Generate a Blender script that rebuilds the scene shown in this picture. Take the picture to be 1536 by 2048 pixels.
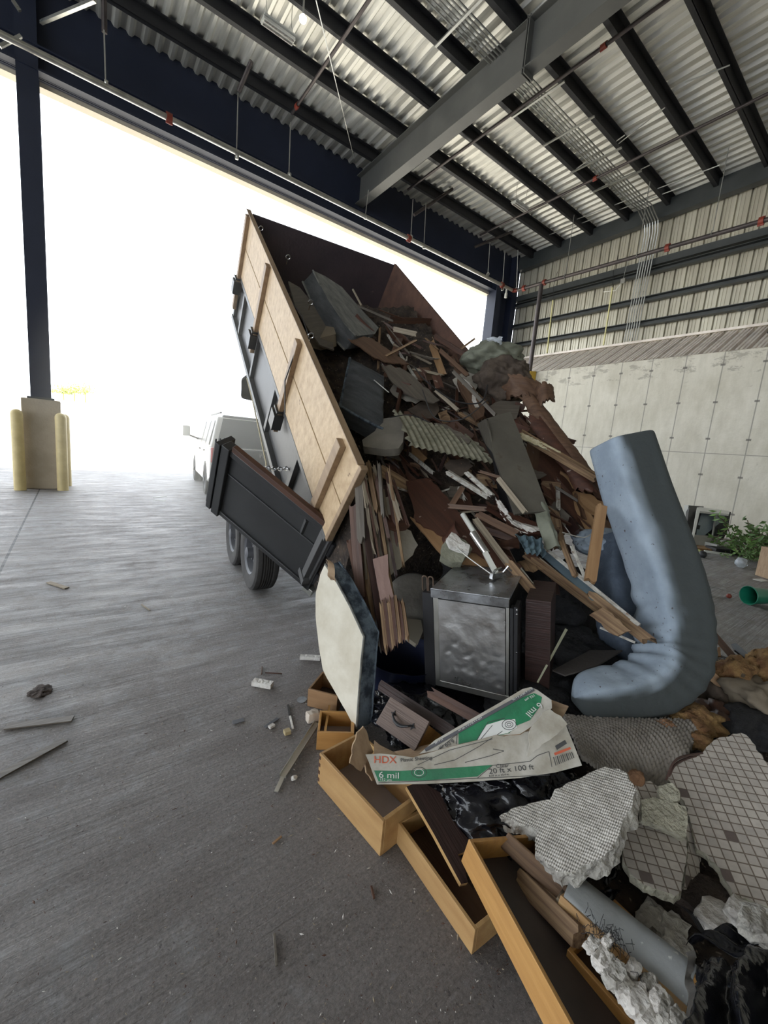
import bpy, bmesh, math, random
import numpy as np
from mathutils import Vector, Matrix, noise

for o in list(bpy.data.objects):
    bpy.data.objects.remove(o)
SC = bpy.context.scene
COL = SC.collection
RND = random.Random(7)

# ------------------------------------------------------------------ camera
YAW, PITCH, ROLL, FPX, EYE = math.radians(37.65), math.radians(-8.83), math.radians(4.99), 815.0, 1.5
cy, sy, cp, sp = math.cos(YAW), math.sin(YAW), math.cos(PITCH), math.sin(PITCH)
CF = Vector((sy*cp, cy*cp, sp)); CR = Vector((cy, -sy, 0)); CU = CR.cross(CF)
cr, sr = math.cos(ROLL), math.sin(ROLL)
CR, CU = cr*CR + sr*CU, -sr*CR + cr*CU
CO = Vector((0, 0, EYE))
cam = bpy.data.cameras.new('camera'); cam.sensor_fit = 'HORIZONTAL'; cam.sensor_width = 36
cam.lens = 36*FPX/1536; cam.clip_start = .02; cam.clip_end = 500
co = bpy.data.objects.new('camera', cam); COL.objects.link(co)
co.matrix_world = Matrix(((CR.x, CU.x, -CF.x, CO.x), (CR.y, CU.y, -CF.y, CO.y), (CR.z, CU.z, -CF.z, CO.z), (0, 0, 0, 1)))
SC.camera = co

# ------------------------------------------------------------------ light and exposure
SC.view_settings.view_transform = 'Standard'; SC.view_settings.look = 'None'
SC.view_settings.gamma = 1; SC.view_settings.use_curve_mapping = False
SC.view_settings.exposure = 0.45
w = bpy.data.worlds.new('sky'); SC.world = w; w.use_nodes = True
bgn = w.node_tree.nodes['Background']
bgn.inputs[0].default_value = (.87, .93, 1.0, 1); bgn.inputs[1].default_value = 3.0
sun = bpy.data.lights.new('sun', 'SUN'); sun.energy = 14; sun.angle = math.radians(.6); sun.color = (1, .93, .8)
so = bpy.data.objects.new('sun', sun); COL.objects.link(so)
SUNV = Vector((.25, -1, 2.1)).normalized()          # towards the sun: high, behind the building
so.rotation_euler = SUNV.to_track_quat('Z', 'Y').to_euler(); so.location = (0, 0, 30)
SC.cycles.use_denoising = True
SC.cycles.max_bounces = 8; SC.cycles.diffuse_bounces = 4; SC.cycles.glossy_bounces = 3; SC.cycles.transmission_bounces = 4
SC.cycles.sample_clamp_indirect = 6

# ------------------------------------------------------------------ pixel -> place helpers
def ray(x, y): return (x-768)/FPX*CR - (y-1024)/FPX*CU + CF
def P(x, y, t): return CO + ray(x, y)*t
def PF(x, y, z=0):
    d = ray(x, y); return CO + d*((z-EYE)/d.z)
TH = math.radians(39.3)
BNV = Vector((.11, 1, 0)).normalized()
SD = BNV*math.cos(TH) + Vector((0, 0, math.sin(TH)))
HD = BNV*math.sin(TH) - Vector((0, 0, math.cos(TH)))
WD = Vector((BNV.y, -BNV.x, 0))
B0 = Vector((1.155+.11*2.07, 2.07, 1.39))
def BED(s, h, w): return B0 + SD*s + HD*h + WD*w
DEPTHS = [(625,545,4.9),(760,640,4.6),(870,610,5.2),(700,700,4.2),(720,800,3.8),(740,880,3.3),(850,800,3.9),(940,700,4.6),(1000,700,4.4),(1090,790,3.9),(850,870,3.5),(720,930,2.8),(760,1050,2.6),(900,950,3.1),(1050,900,3.4),(1180,950,3.1),(1180,1100,2.8),(1000,1050,2.7),(1290,1280,2.3),(1060,1180,2.3),(870,1120,2.5),(780,1280,2.3)]
def TD(x, y):
    a = b = 0
    for px, py, t in DEPTHS:
        k = 1/((px-x)**2+(py-y)**2+200)**1.5; a += k*t; b += k
    return a/b

# ------------------------------------------------------------------ object helpers
def tag(o, label=None, cat=None, group=None, kind=None):
    if label: o['label'] = label
    if cat: o['category'] = cat
    if group: o['group'] = group
    if kind: o['kind'] = kind
    return o
def empty(name, loc=(0,0,0), label=None, cat=None, group=None, mw=None):
    o = bpy.data.objects.new(name, None); o.empty_display_size = .1; COL.objects.link(o)
    o.matrix_world = mw if mw is not None else Matrix.Translation(Vector(loc))
    return tag(o, label, cat, group)
class G:
    """collects shapes, builds ONE mesh object"""
    def __init__(s): s.v = []; s.f = []; s.mi = []; s.cur = 0
    def add(s, v, f):
        b = len(s.v); s.v += [Vector(a) for a in v]
        for q in f: s.f.append([i+b for i in q]); s.mi.append(s.cur)
    def box(s, c, d, R=None, tap=None):
        hx, hy, hz = d[0]/2, d[1]/2, d[2]/2; vs = []
        for z in (-1, 1):
            for x, y in ((-1,-1),(1,-1),(1,1),(-1,1)):
                k = tap if (tap and z > 0) else 1
                p = Vector((x*hx*k, y*hy*k, z*hz)); vs.append((R @ p if R else p) + Vector(c))
        s.add(vs, [(0,3,2,1),(4,5,6,7),(0,1,5,4),(1,2,6,5),(2,3,7,6),(3,0,4,7)]); return s
    def bar(s, a, b, wd, ht, up=(0,0,1)):
        a, b = Vector(a), Vector(b); x = (b-a); L = x.length; x = x/L; up = Vector(up)
        y = up.cross(x)
        if y.length < 1e-4: y = Vector((0,1,0)).cross(x)
        y.normalize(); z = x.cross(y)
        return s.box((a+b)/2, (L, wd, ht), Matrix((x, y, z)).transposed())
    def cyl(s, a, b, r, n=12, r2=None, cap=True):
        a, b = Vector(a), Vector(b); x = (b-a).normalized(); r2 = r if r2 is None else r2
        u = x.orthogonal().normalized(); v = x.cross(u); vs = []
        for p, q in ((a, r), (b, r2)):
            for i in range(n):
                t = 2*math.pi*i/n; vs.append(p+u*math.cos(t)*q+v*math.sin(t)*q)
        fs = [(i, (i+1) % n, n+(i+1) % n, n+i) for i in range(n)]
        if cap: fs += [tuple(range(n))[::-1], tuple(range(n, 2*n))]
        s.add(vs, fs); return s
    def tube(s, pts, r, n=8, rs=None):
        pts = [Vector(p) for p in pts]; vs = []; m = len(pts); u = None
        for k, p in enumerate(pts):
            d = (pts[min(k+1, m-1)]-pts[max(k-1, 0)]).normalized()
            if u is None: u = d.orthogonal().normalized()
            u = (u-d*u.dot(d)).normalized(); v = d.cross(u); q = rs[k] if rs else r
            for i in range(n):
                t = 2*math.pi*i/n; vs.append(p+u*math.cos(t)*q+v*math.sin(t)*q)
        fs = [(k*n+i, k*n+(i+1) % n, (k+1)*n+(i+1) % n, (k+1)*n+i) for k in range(m-1) for i in range(n)]
        fs += [tuple(range(n))[::-1], tuple(range((m-1)*n, m*n))]
        s.add(vs, fs); return s
    def lathe(s, c, prof, axis=(0,0,1), n=32):
        c = Vector(c); x = Vector(axis).normalized(); u = x.orthogonal().normalized(); v = x.cross(u); vs = []; m = len(prof)
        for r, h in prof:
            for i in range(n):
                t = 2*math.pi*i/n; vs.append(c+x*h+u*math.cos(t)*r+v*math.sin(t)*r)
        s.add(vs, [(k*n+i, k*n+(i+1) % n, (k+1)*n+(i+1) % n, (k+1)*n+i) for k in range(m-1) for i in range(n)]); return s
    def prism(s, poly, z0, z1):
        n = len(poly); vs = [(p[0], p[1], z0) for p in poly]+[(p[0], p[1], z1) for p in poly]
        s.add(vs, [tuple(range(n))[::-1], tuple(range(n, 2*n))]+[(i, (i+1) % n, n+(i+1) % n, n+i) for i in range(n)]); return s
    def extr(s, prof, a, b):
        """profile (list of 3D offsets) swept straight from a to b, open strip with no caps"""
        n = len(prof); a, b = Vector(a), Vector(b)
        s.add([a+Vector(p) for p in prof]+[b+Vector(p) for p in prof], [(i, i+1, n+i+1, n+i) for i in range(n-1)]); return s
    def build(s, name, mats, parent=None, mw=None, smooth=35, bevel=0, label=None, cat=None, group=None, kind=None):
        me = bpy.data.meshes.new(name); me.from_pydata([tuple(v) for v in s.v], [], s.f)
        if not isinstance(mats, (list, tuple)): mats = [mats]
        for m in mats: me.materials.append(m)
        if len(mats) > 1:
            for p, i in zip(me.polygons, s.mi): p.material_index = min(i, len(mats)-1)
        bm = bmesh.new(); bm.from_mesh(me); bmesh.ops.recalc_face_normals(bm, faces=bm.faces)
        big = [f for f in bm.faces if len(f.verts) > 4]
        if big: bmesh.ops.triangulate(bm, faces=big)
        bm.to_mesh(me); bm.free()
        if smooth:
            me.polygons.foreach_set('use_smooth', [True]*len(me.polygons)); me.set_sharp_from_angle(angle=math.radians(smooth))
        o = bpy.data.objects.new(name, me); COL.objects.link(o)
        if parent: o.parent = parent
        if mw is not None:
            if parent: o.matrix_local = mw
            else: o.matrix_world = mw
        if bevel:
            b = o.modifiers.new('bevel', 'BEVEL'); b.width = bevel; b.segments = 2; b.limit_method = 'ANGLE'
        return tag(o, label, cat, group, kind)
def frame(o, x, yhint):
    """matrix with origin o, X along x, Y near yhint, Z = X x Y"""
    x = Vector(x).normalized(); y = Vector(yhint); y = (y-x*y.dot(x)).normalized(); z = x.cross(y)
    m = Matrix((x, y, z)).transposed().to_4x4(); m.translation = Vector(o); return m
def plane_hit(x, y, A, n):
    d = ray(x, y); return CO + d*((A-CO).dot(n)/d.dot(n))

# ------------------------------------------------------------------ materials
MATS = {}
def M(name, c1, c2=None, sc=(1,1,1), rough=.7, metal=0, bump=.2, bsc=30, det=5, thr=(.35,.65), spk=None, spks=60, spkt=(.62,.66), wave=None, alpha=None, coat=0, bstr=None, rvar=0, trans=0):
    if name in MATS: return MATS[name]
    m = bpy.data.materials.new(name); m.use_nodes = True; MATS[name] = m
    T = m.node_tree; N = T.nodes; L = T.links; b = N['Principled BSDF']
    b.inputs['Roughness'].default_value = rough; b.inputs['Metallic'].default_value = metal
    if coat: b.inputs['Coat Weight'].default_value = coat; b.inputs['Coat Roughness'].default_value = .15
    if trans: b.inputs['Transmission Weight'].default_value = trans
    c2 = c2 or tuple(v*.75 for v in c1)
    tc = N.new('ShaderNodeTexCoord'); mp = N.new('ShaderNodeMapping'); mp.inputs['Scale'].default_value = sc
    L.new(tc.outputs['Object'], mp.inputs[0])
    nz = N.new('ShaderNodeTexNoise'); nz.inputs['Detail'].default_value = det; nz.inputs['Scale'].default_value = 1; nz.inputs['Roughness'].default_value = .6
    L.new(mp.outputs[0], nz.inputs['Vector']); src = nz.outputs['Fac']
    if wave:
        wv = N.new('ShaderNodeTexWave'); wv.wave_type = 'BANDS'; wv.bands_direction = 'Y'; wv.inputs['Scale'].default_value = wave[0]
        wv.inputs['Distortion'].default_value = wave[1]; wv.inputs['Detail'].default_value = 3; wv.inputs['Detail Scale'].default_value = 1.5
        L.new(mp.outputs[0], wv.inputs['Vector'])
        mx0 = N.new('ShaderNodeMath'); mx0.operation = 'MULTIPLY_ADD'; mx0.inputs[1].default_value = .45
        m5 = N.new('ShaderNodeMath'); m5.operation = 'MULTIPLY'; m5.inputs[1].default_value = .6
        L.new(nz.outputs['Fac'], m5.inputs[0]); L.new(wv.outputs['Fac'], mx0.inputs[0]); L.new(m5.outputs[0], mx0.inputs[2]); src = mx0.outputs[0]
    rp = N.new('ShaderNodeValToRGB'); rp.color_ramp.elements[0].position = thr[0]; rp.color_ramp.elements[1].position = thr[1]
    rp.color_ramp.elements[0].color = (*c2, 1); rp.color_ramp.elements[1].color = (*c1, 1)
    L.new(src, rp.inputs[0]); col = rp.outputs[0]
    if spk:
        n2 = N.new('ShaderNodeTexNoise'); n2.inputs['Scale'].default_value = spks; n2.inputs['Detail'].default_value = 3; L.new(tc.outputs['Object'], n2.inputs['Vector'])
        r2 = N.new('ShaderNodeValToRGB'); r2.color_ramp.elements[0].position = spkt[0]; r2.color_ramp.elements[1].position = spkt[1]; L.new(n2.outputs['Fac'], r2.inputs[0])
        mx = N.new('ShaderNodeMixRGB'); mx.inputs[2].default_value = (*spk, 1); L.new(r2.outputs[0], mx.inputs[0]); L.new(col, mx.inputs[1]); col = mx.outputs[0]
    L.new(col, b.inputs['Base Color'])
    if rvar:
        mr = N.new('ShaderNodeMapRange'); mr.inputs[3].default_value = rough-rvar; mr.inputs[4].default_value = rough+rvar; mr.inputs[1].default_value = .3; mr.inputs[2].default_value = .7
        L.new(nz.outputs['Fac'], mr.inputs[0]); L.new(mr.outputs[0], b.inputs['Roughness'])
    if bump:
        n3 = N.new('ShaderNodeTexNoise'); n3.inputs['Scale'].default_value = bsc; n3.inputs['Detail'].default_value = 4
        L.new((mp if bstr else tc).outputs[0 if bstr else 'Object'], n3.inputs['Vector'])
        bp = N.new('ShaderNodeBump'); bp.inputs['Strength'].default_value = bump; bp.inputs['Distance'].default_value = .02
        L.new(n3.outputs['Fac'], bp.inputs['Height']); L.new(bp.outputs[0], b.inputs['Normal'])
    return m
def wood(name, c1, c2, rough=.55, g=(2.0, 40, 40), **k):
    k.setdefault('bump', .15); k.setdefault('bsc', 2.5)
    return M(name, c1, c2, sc=g, rough=rough, bstr=1, thr=(.3, .7), **k)

pine = wood('pine', (.58,.43,.26), (.40,.27,.15), g=(1.2,14,14), spk=(.16,.09,.045), spks=9, spkt=(.70,.74))
drawer_wood = wood('drawer_wood', (.50,.275,.09), (.36,.18,.055), rough=.4, g=(2,26,26))
drawer_wood2 = wood('drawer_wood_worn', (.50,.32,.14), (.33,.18,.07), rough=.45, g=(2.5,12,12))
ply_dark = wood('plywood_dark', (.10,.045,.025), (.045,.02,.014), g=(1.5,20,20))
ply_red = wood('board_redbrown', (.10,.04,.024), (.045,.019,.013), g=(2,30,30), spk=(.3,.24,.2), spks=14, spkt=(.68,.7))
ply_brown = wood('board_brown', (.15,.085,.05), (.07,.036,.022), g=(2,30,30))
ply_tan = wood('board_tan', (.36,.22,.11), (.24,.13,.06), g=(2,20,20))
ply_grey = wood('board_grey', (.15,.13,.105), (.075,.062,.05), g=(2,30,30))
split_wood = wood('split_wood', (.33,.22,.12), (.08,.038,.022), g=(3,60,60), rough=.8)
lath = wood('lath', (.36,.31,.23), (.18,.14,.10), g=(2,60,60), rough=.8)
white_trim = M('white_trim', (.50,.48,.43), (.22,.20,.17), sc=(20,60,60), rough=.6, spk=(.2,.14,.1), spks=30, spkt=(.6,.68))
oldwhite = M('plaster', (.72,.7,.66), (.5,.46,.42), sc=(8,8,8), rough=.9, bump=.8, bsc=40)
linoleum = M('linoleum', (.46,.43,.37), (.33,.3,.25), sc=(4,4,4), rough=.5)
hardboard = M('hardboard', (.30,.25,.235), (.26,.215,.2), sc=(5,5,5), rough=.75, bump=.05)
dark_bottom = M('dark_drawer_bottom', (.075,.058,.05), (.05,.04,.036), sc=(5,5,5), rough=.5, bump=.03)
blackwood = wood('black_wood', (.05,.025,.022), (.025,.014,.012), rough=.4)
cardb = M('cardboard', (.38,.27,.17), (.27,.18,.11), sc=(6,30,6), rough=.85)
cardw = M('cardboard_printed', (.50,.475,.42), (.30,.27,.21), sc=(7,7,7), rough=.7, bump=.25, bsc=14)
green_ink = M('green_ink', (.02,.20,.085), (.018,.13,.06), sc=(8,8,8), rough=.6)
red_ink = M('red_ink', (.6,.12,.05), (.5,.1,.05), rough=.7, bump=0)
black_ink = M('black_ink', (.05,.05,.05), (.07,.07,.07), rough=.7, bump=0)
white_ink = M('white_ink', (.65,.66,.62), (.6,.6,.58), rough=.7, bump=0)
steel_dark = M('steel_dark', (.018,.018,.02), (.012,.012,.014), sc=(3,3,3), rough=.5, bump=.05)
steel_navy = M('steel_navy', (.016,.022,.045), (.012,.017,.035), sc=(1,1,1), rough=.55, bump=.04)
steel_grey = M('steel_grey', (.105,.105,.095), (.085,.085,.078), sc=(1.5,1.5,1.5), rough=.5, bump=.03)
steel_girt = M('steel_girt', (.05,.055,.055), (.035,.04,.04), sc=(2,2,2), rough=.5, bump=.04)
galv = M('galvanised', (.60,.60,.56), (.42,.42,.39), sc=(1.2,1.2,6), rough=.36, metal=.85, bump=.12, bsc=6, rvar=.1)
deckm = M('roof_metal', (.84,.82,.75), (.60,.59,.53), sc=(6,.35,6), rough=.45, metal=.7, bump=.25, bsc=5, rvar=.12)
wallm = M('wall_metal', (.62,.59,.48), (.47,.44,.35), sc=(3,3,.25), rough=.42, metal=.35, bump=.15, bsc=6)
deflm = M('deflector_metal', (.85,.78,.70), (.68,.61,.54), sc=(3,3,3), rough=.5, metal=.1, bump=.1)
pipem = M('pipe_steel', (.55,.54,.5), (.35,.34,.31), sc=(4,4,4), rough=.3, metal=.9, bump=.05)
pipe_dark = M('pipe_dark', (.09,.075,.07), (.06,.05,.05), sc=(4,4,4), rough=.4, metal=.5, bump=.05)
red_paint = M('red_paint', (.24,.035,.018), (.16,.025,.012), rough=.5, bump=.05)
yellow_paint = M('yellow_paint', (.62,.40,.035), (.5,.31,.03), sc=(4,4,4), rough=.5, bump=.05)
bollard_m = M('bollard_yellow', (.66,.54,.26), (.54,.43,.2), sc=(4,4,4), rough=.5, bump=.05)
trailer_black = M('trailer_black', (.032,.033,.034), (.022,.022,.023), sc=(2,2,2), rough=.42, bump=.04, bsc=80)
trailer_side = M('trailer_grey', (.10,.10,.10), (.06,.06,.06), sc=(1,1,1), rough=.45, bump=.05)
rubber = M('rubber', (.05,.047,.045), (.035,.033,.032), sc=(10,10,10), rough=.8, bump=.1)
rim_m = M('wheel_rim', (.14,.145,.155), (.08,.08,.09), rough=.6, metal=.2, bump=.03)
chrome = M('chrome', (.7,.7,.7), (.5,.5,.5), rough=.2, metal=1, bump=.02)
plasticbag = M('black_plastic', (.008,.009,.013), (.006,.006,.009), sc=(3,3,3), rough=.16, bump=.7, bsc=11)
black_fur = M('black_fabric', (.02,.02,.022), (.012,.012,.014), sc=(20,20,20), rough=.9, bump=.6, bsc=50)
foam_m = M('foam_blue', (.34,.405,.475), (.25,.305,.37), sc=(5,5,5), rough=.9, bump=.35, bsc=14, spk=(.09,.08,.075), spks=45, spkt=(.68,.72))
vinyl = M('dark_vinyl', (.035,.05,.06), (.02,.03,.04), sc=(6,6,6), rough=.5, bump=.5, bsc=12)
navy_fab = M('navy_fabric', (.045,.065,.10), (.02,.03,.05), sc=(9,9,9), rough=.8, bump=.4, bsc=40)
damask = M('damask', (.10,.13,.16), (.02,.03,.045), sc=(16,16,16), rough=.7, bump=.3, bsc=40, thr=(.42,.58))
grey_fab = M('grey_fabric', (.20,.20,.18), (.10,.10,.095), sc=(4,16,16), rough=.9, bump=.5, bsc=30)
dk_fab = M('dark_grey_fabric', (.075,.08,.085), (.035,.038,.042), sc=(3,14,14), rough=.9, bump=.4, bsc=30)
cream = M('cream_fabric', (.66,.62,.52), (.53,.48,.38), sc=(5,5,3), rough=.9, bump=.35, bsc=9)
olive_fab = M('green_grey_cloth', (.21,.22,.17), (.13,.135,.10), sc=(6,6,6), rough=.9, bump=.3, bsc=18)
brown_cloth = M('brown_cloth', (.10,.075,.055), (.05,.036,.028), sc=(6,6,6), rough=.9, bump=.5, bsc=18)
concrete_rub = M('rubble', (.50,.48,.43), (.3,.28,.25), sc=(14,14,14), rough=.95, bump=1, bsc=45)
plastic_white = M('plastic_white', (.55,.55,.5), (.48,.48,.44), rough=.5, bump=.02)
clearp = M('clear_plastic', (.75,.8,.85), (.6,.65,.7), rough=.2, bump=.5, bsc=20, trans=.6)
insul = M('insulation', (.30,.19,.075), (.15,.07,.03), sc=(9,9,9), rough=1, bump=1, bsc=30)
leafm = M('leaf', (.13,.24,.05), (.05,.11,.03), sc=(3,3,3), rough=.6, bump=0)
stemm = M('stem', (.16,.13,.08), (.1,.08,.05), rough=.8)
green_pl = M('green_plastic', (.01,.19,.115), (.008,.14,.085), rough=.35, bump=.02)
dirt_m = M('dirt', (.075,.055,.045), (.04,.03,.025), sc=(12,12,12), rough=.95, bump=1, bsc=60)
def PX(x, y, X): d = ray(x, y); return CO + d*(X/d.x)
def PY(x, y, Y): d = ray(x, y); return CO + d*(Y/d.y)
DY, WX, CX, CT = 11.6, 14.85, 13.2, 4.66       # opening plane, metal wall, concrete wall face and top
XL, YB = -17.0, -20.0
def roofz(y): return 9.36+.03*(DY-y)

# floor: broomed concrete, dirtier by the heap
def floor_mat():
    m = bpy.data.materials.new('floor_concrete'); m.use_nodes = True; T = m.node_tree; N = T.nodes; L = T.links; b = N['Principled BSDF']
    tc = N.new('ShaderNodeTexCoord')
    def noi(sc, scale=1, det=5, rough=.6, dist=0):
        mp = N.new('ShaderNodeMapping'); mp.inputs['Scale'].default_value = sc; L.new(tc.outputs['Object'], mp.inputs[0])
        n = N.new('ShaderNodeTexNoise'); n.inputs['Scale'].default_value = scale; n.inputs['Detail'].default_value = det; n.inputs['Roughness'].default_value = rough; n.inputs['Distortion'].default_value = dist
        L.new(mp.outputs[0], n.inputs['Vector']); return n.outputs['Fac']
    def ramp(s, a, b_, c0=(0,0,0), c1=(1,1,1)):
        r = N.new('ShaderNodeValToRGB'); r.color_ramp.elements[0].position = a; r.color_ramp.elements[1].position = b_
        r.color_ramp.elements[0].color = (*c0, 1); r.color_ramp.elements[1].color = (*c1, 1); L.new(s, r.inputs[0]); return r.outputs[0]
    def mix(f, a, b_, mode='MIX'):
        x = N.new('ShaderNodeMixRGB'); x.blend_type = mode
        for i, v in enumerate((f, a, b_)):
            if isinstance(v, (int, float)): x.inputs[i].default_value = v
            elif isinstance(v, tuple): x.inputs[i].default_value = (*v, 1)
            else: L.new(v, x.inputs[i])
        return x.outputs[0]
    broom = noi((.8, 22, 1), det=6, dist=.25); broom2 = noi((1.5, 60, 1), det=4, dist=.25)
    base = ramp(broom, .38, .62, (.17,.167,.17), (.32,.32,.328))
    base = mix(.55, base, ramp(broom2, .43, .57, (.09,.086,.085), (.38,.375,.375)))
    patch = ramp(noi((1,1,1), 1.1, 8), .42, .6)
    base = mix(mix(1, patch, (.35,.35,.35), 'MULTIPLY'), base, (.17,.145,.125))
    # dirt trampled round the heap
    sp = N.new('ShaderNodeVectorMath'); sp.operation = 'DISTANCE'; sp.inputs[1].default_value = (1.6, 1.2, 0); L.new(tc.outputs['Object'], sp.inputs[0])
    mr = N.new('ShaderNodeMapRange'); mr.inputs[1].default_value = .7; mr.inputs[2].default_value = 2.6; mr.inputs[3].default_value = .60; mr.inputs[4].default_value = .38
    L.new(sp.outputs['Value'], mr.inputs[0])
    dn = noi((1,1,1), 7, 9, .75)
    sb = N.new('ShaderNodeMath'); sb.operation = 'ADD'; L.new(mr.outputs[0], sb.inputs[0]); L.new(dn, sb.inputs[1])
    dirt = mix(1, ramp(sb.outputs[0], .82, 1.12), (.88,.88,.88), 'MULTIPLY')
    dcol = ramp(noi((1,1,1), 60, 6, .8), .3, .7, (.05,.037,.029), (.24,.20,.175))
    base = mix(dirt, base, dcol)
    base = mix(.22, base, ramp(noi((1,1,1), 110, 4, .8), .40, .60, (.05,.047,.045), (.34,.33,.32)))
    spk = ramp(noi((1,1,1), 140, 2), .69, .73); base = mix(spk, base, (.45,.44,.42))
    spk2 = ramp(noi((1.3,1,1), 48, 3), .66, .70); base = mix(spk2, base, (.06,.05,.045))
    # sawn joints
    sx = N.new('ShaderNodeSeparateXYZ'); L.new(tc.outputs['Object'], sx.inputs[0])
    def joint(o, at_):
        a = N.new('ShaderNodeMath'); a.operation = 'SUBTRACT'; L.new(o, a.inputs[0]); a.inputs[1].default_value = at_
        c = N.new('ShaderNodeMath'); c.operation = 'ABSOLUTE'; L.new(a.outputs[0], c.inputs[0])
        d = N.new('ShaderNodeMath'); d.operation = 'LESS_THAN'; L.new(c.outputs[0], d.inputs[0]); d.inputs[1].default_value = .012; return d.outputs[0]
    base = mix(joint(sx.outputs[0], -.60), base, (.03,.03,.03)); base = mix(joint(sx.outputs[0], 7.0), base, (.05,.05,.05))
    L.new(base, b.inputs['Base Color'])
    rr = N.new('ShaderNodeMapRange'); rr.inputs[1].default_value = .35; rr.inputs[2].default_value = .65; rr.inputs[3].default_value = .34; rr.inputs[4].default_value = .68
    L.new(noi((1, 4, 1), 1.6, 7), rr.inputs[0]); L.new(rr.outputs[0], b.inputs['Roughness'])
    h = mix(.65, broom, broom2); h = mix(.45, h, noi((1,1,1), 38, 7, .8))
    bp = N.new('ShaderNodeBump'); bp.inputs['Strength'].default_value = 1; bp.inputs['Distance'].default_value = .032
    L.new(h, bp.inputs['Height']); L.new(bp.outputs[0], b.inputs['Normal'])
    return m
g = G(); g.box((( XL+CX+.4)/2, (YB+16)/2, -.1), (CX+.4-XL, 16-YB, .2)); g.build('floor', floor_mat(), smooth=0, kind='structure')
gm = M('yard_concrete', (.55,.53,.48), (.46,.44,.4), sc=(.4,.4,.4), rough=.9, bump=.1)
g = G(); g.box((10, 16+80, -.1), (300, 160, .2)); g.box((CX+.4+60, (YB+16)/2, -.1), (120, 40, .2)); g.build('floor_yard', gm, smooth=0, kind='structure')

# right wall: concrete push wall with formwork joints
def conc_mat():
    m = bpy.data.materials.new('push_wall_concrete'); m.use_nodes = True; T = m.node_tree; N = T.nodes; L = T.links; b = N['Principled BSDF']
    tc = N.new('ShaderNodeTexCoord'); sx = N.new('ShaderNodeSeparateXYZ'); L.new(tc.outputs['Object'], sx.inputs[0])
    def math_(op, a, c=None):
        n = N.new('ShaderNodeMath'); n.operation = op
        for i, v in enumerate((a, c)):
            if v is None: continue
            if isinstance(v, (int, float)): n.inputs[i].default_value = v
            else: L.new(v, n.inputs[i])
        return n.outputs[0]
    def noi(scale, det=6, sc=(1,1,1), ro=.65):
        mp = N.new('ShaderNodeMapping'); mp.inputs['Scale'].default_value = sc; L.new(tc.outputs['Object'], mp.inputs[0])
        n = N.new('ShaderNodeTexNoise'); n.inputs['Scale'].default_value = scale; n.inputs['Detail'].default_value = det; n.inputs['Roughness'].default_value = ro; L.new(mp.outputs[0], n.inputs['Vector']); return n.outputs['Fac']
    def ramp(s, a, c, c0, c1):
        r = N.new('ShaderNodeValToRGB'); r.color_ramp.elements[0].position = a; r.color_ramp.elements[1].position = c
        r.color_ramp.elements[0].color = (*c0, 1); r.color_ramp.elements[1].color = (*c1, 1); L.new(s, r.inputs[0]); return r.outputs[0]
    def mix(f, a, c):
        x = N.new('ShaderNodeMixRGB'); 
        for i, v in enumerate((f, a, c)):
            if isinstance(v, tuple): x.inputs[i].default_value = (*v, 1)
            elif isinstance(v, (int, float)): x.inputs[i].default_value = v
            else: L.new(v, x.inputs[i])
        return x.outputs[0]
    def lines(o, off, per, wd):
        a = math_('ADD', o, off+100*per); a = math_('MODULO', a, per); a = math_('SUBTRACT', a, per/2); a = math_('ABSOLUTE', a); return math_('LESS_THAN', a, wd/2)
    base = ramp(noi(.9, 8), .35, .65, (.50,.47,.38), (.63,.60,.51))
    base = mix(.3, base, ramp(noi(6, 8, (1, 1, .3)), .35, .65, (.40,.38,.31), (.66,.63,.55)))
    # scrub marks along the top
    topm = math_('MULTIPLY', ramp(noi(1.6, 8, (1, 1, 2.2), .75), .53, .57, (0,0,0), (1,1,1)), math_('GREATER_THAN', math_('ADD', sx.outputs[2], math_('MULTIPLY', noi(.7), .5)), 4.35))
    base = mix(math_('MULTIPLY', topm, .55), base, (.24,.22,.185))
    blot = ramp(noi(3.3, 9, (1,1,1.6), .8), .62, .66, (0,0,0), (1,1,1)); base = mix(math_('MULTIPLY', blot, .35), base, (.27,.25,.21))
    vj = lines(sx.outputs[1], .41-7.70, .82, .024); hj = lines(sx.outputs[2], 1.6-2.10, 3.2, .02)
    jt = math_('MAXIMUM', vj, hj); base = mix(math_('MULTIPLY', jt, .7), base, (.20,.19,.17))
    th = math_('MULTIPLY', lines(sx.outputs[1], .41-7.70, .82, .10), lines(sx.outputs[2], .3-.45, .62*1.5, .05)); base = mix(math_('MULTIPLY', th, .8), base, (.12,.11,.10))
    L.new(base, b.inputs['Base Color']); b.inputs['Roughness'].default_value = .85
    bp = N.new('ShaderNodeBump'); bp.inputs['Strength'].default_value = .35; bp.inputs['Distance'].default_value = .02; L.new(noi(14, 8), bp.inputs['Height']); L.new(bp.outputs[0], b.inputs['Normal'])
    return m
concm = conc_mat()
g = G(); g.box((CX+.2, (YB+11.4)/2, CT/2), (.4, 11.4-YB, CT)); g.build('wall_right_concrete', concm, smooth=0, kind='structure')
def ribs(y0, y1, per, dep, mk):
    """trapezoid rib profile in plan: list of (y, offset)"""
    pts = []; y = y0
    while y < y1:
        pts += [(y, 0), (y+.006, dep), (y+.044, dep), (y+.05, 0), (y+per*.42, 0), (y+per*.45, dep*.18), (y+per*.52, dep*.18), (y+per*.55, 0), (y+per*.7, 0), (y+per*.73, dep*.18), (y+per*.8, dep*.18), (y+per*.83, 0)]
        y += per
    return pts
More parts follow.
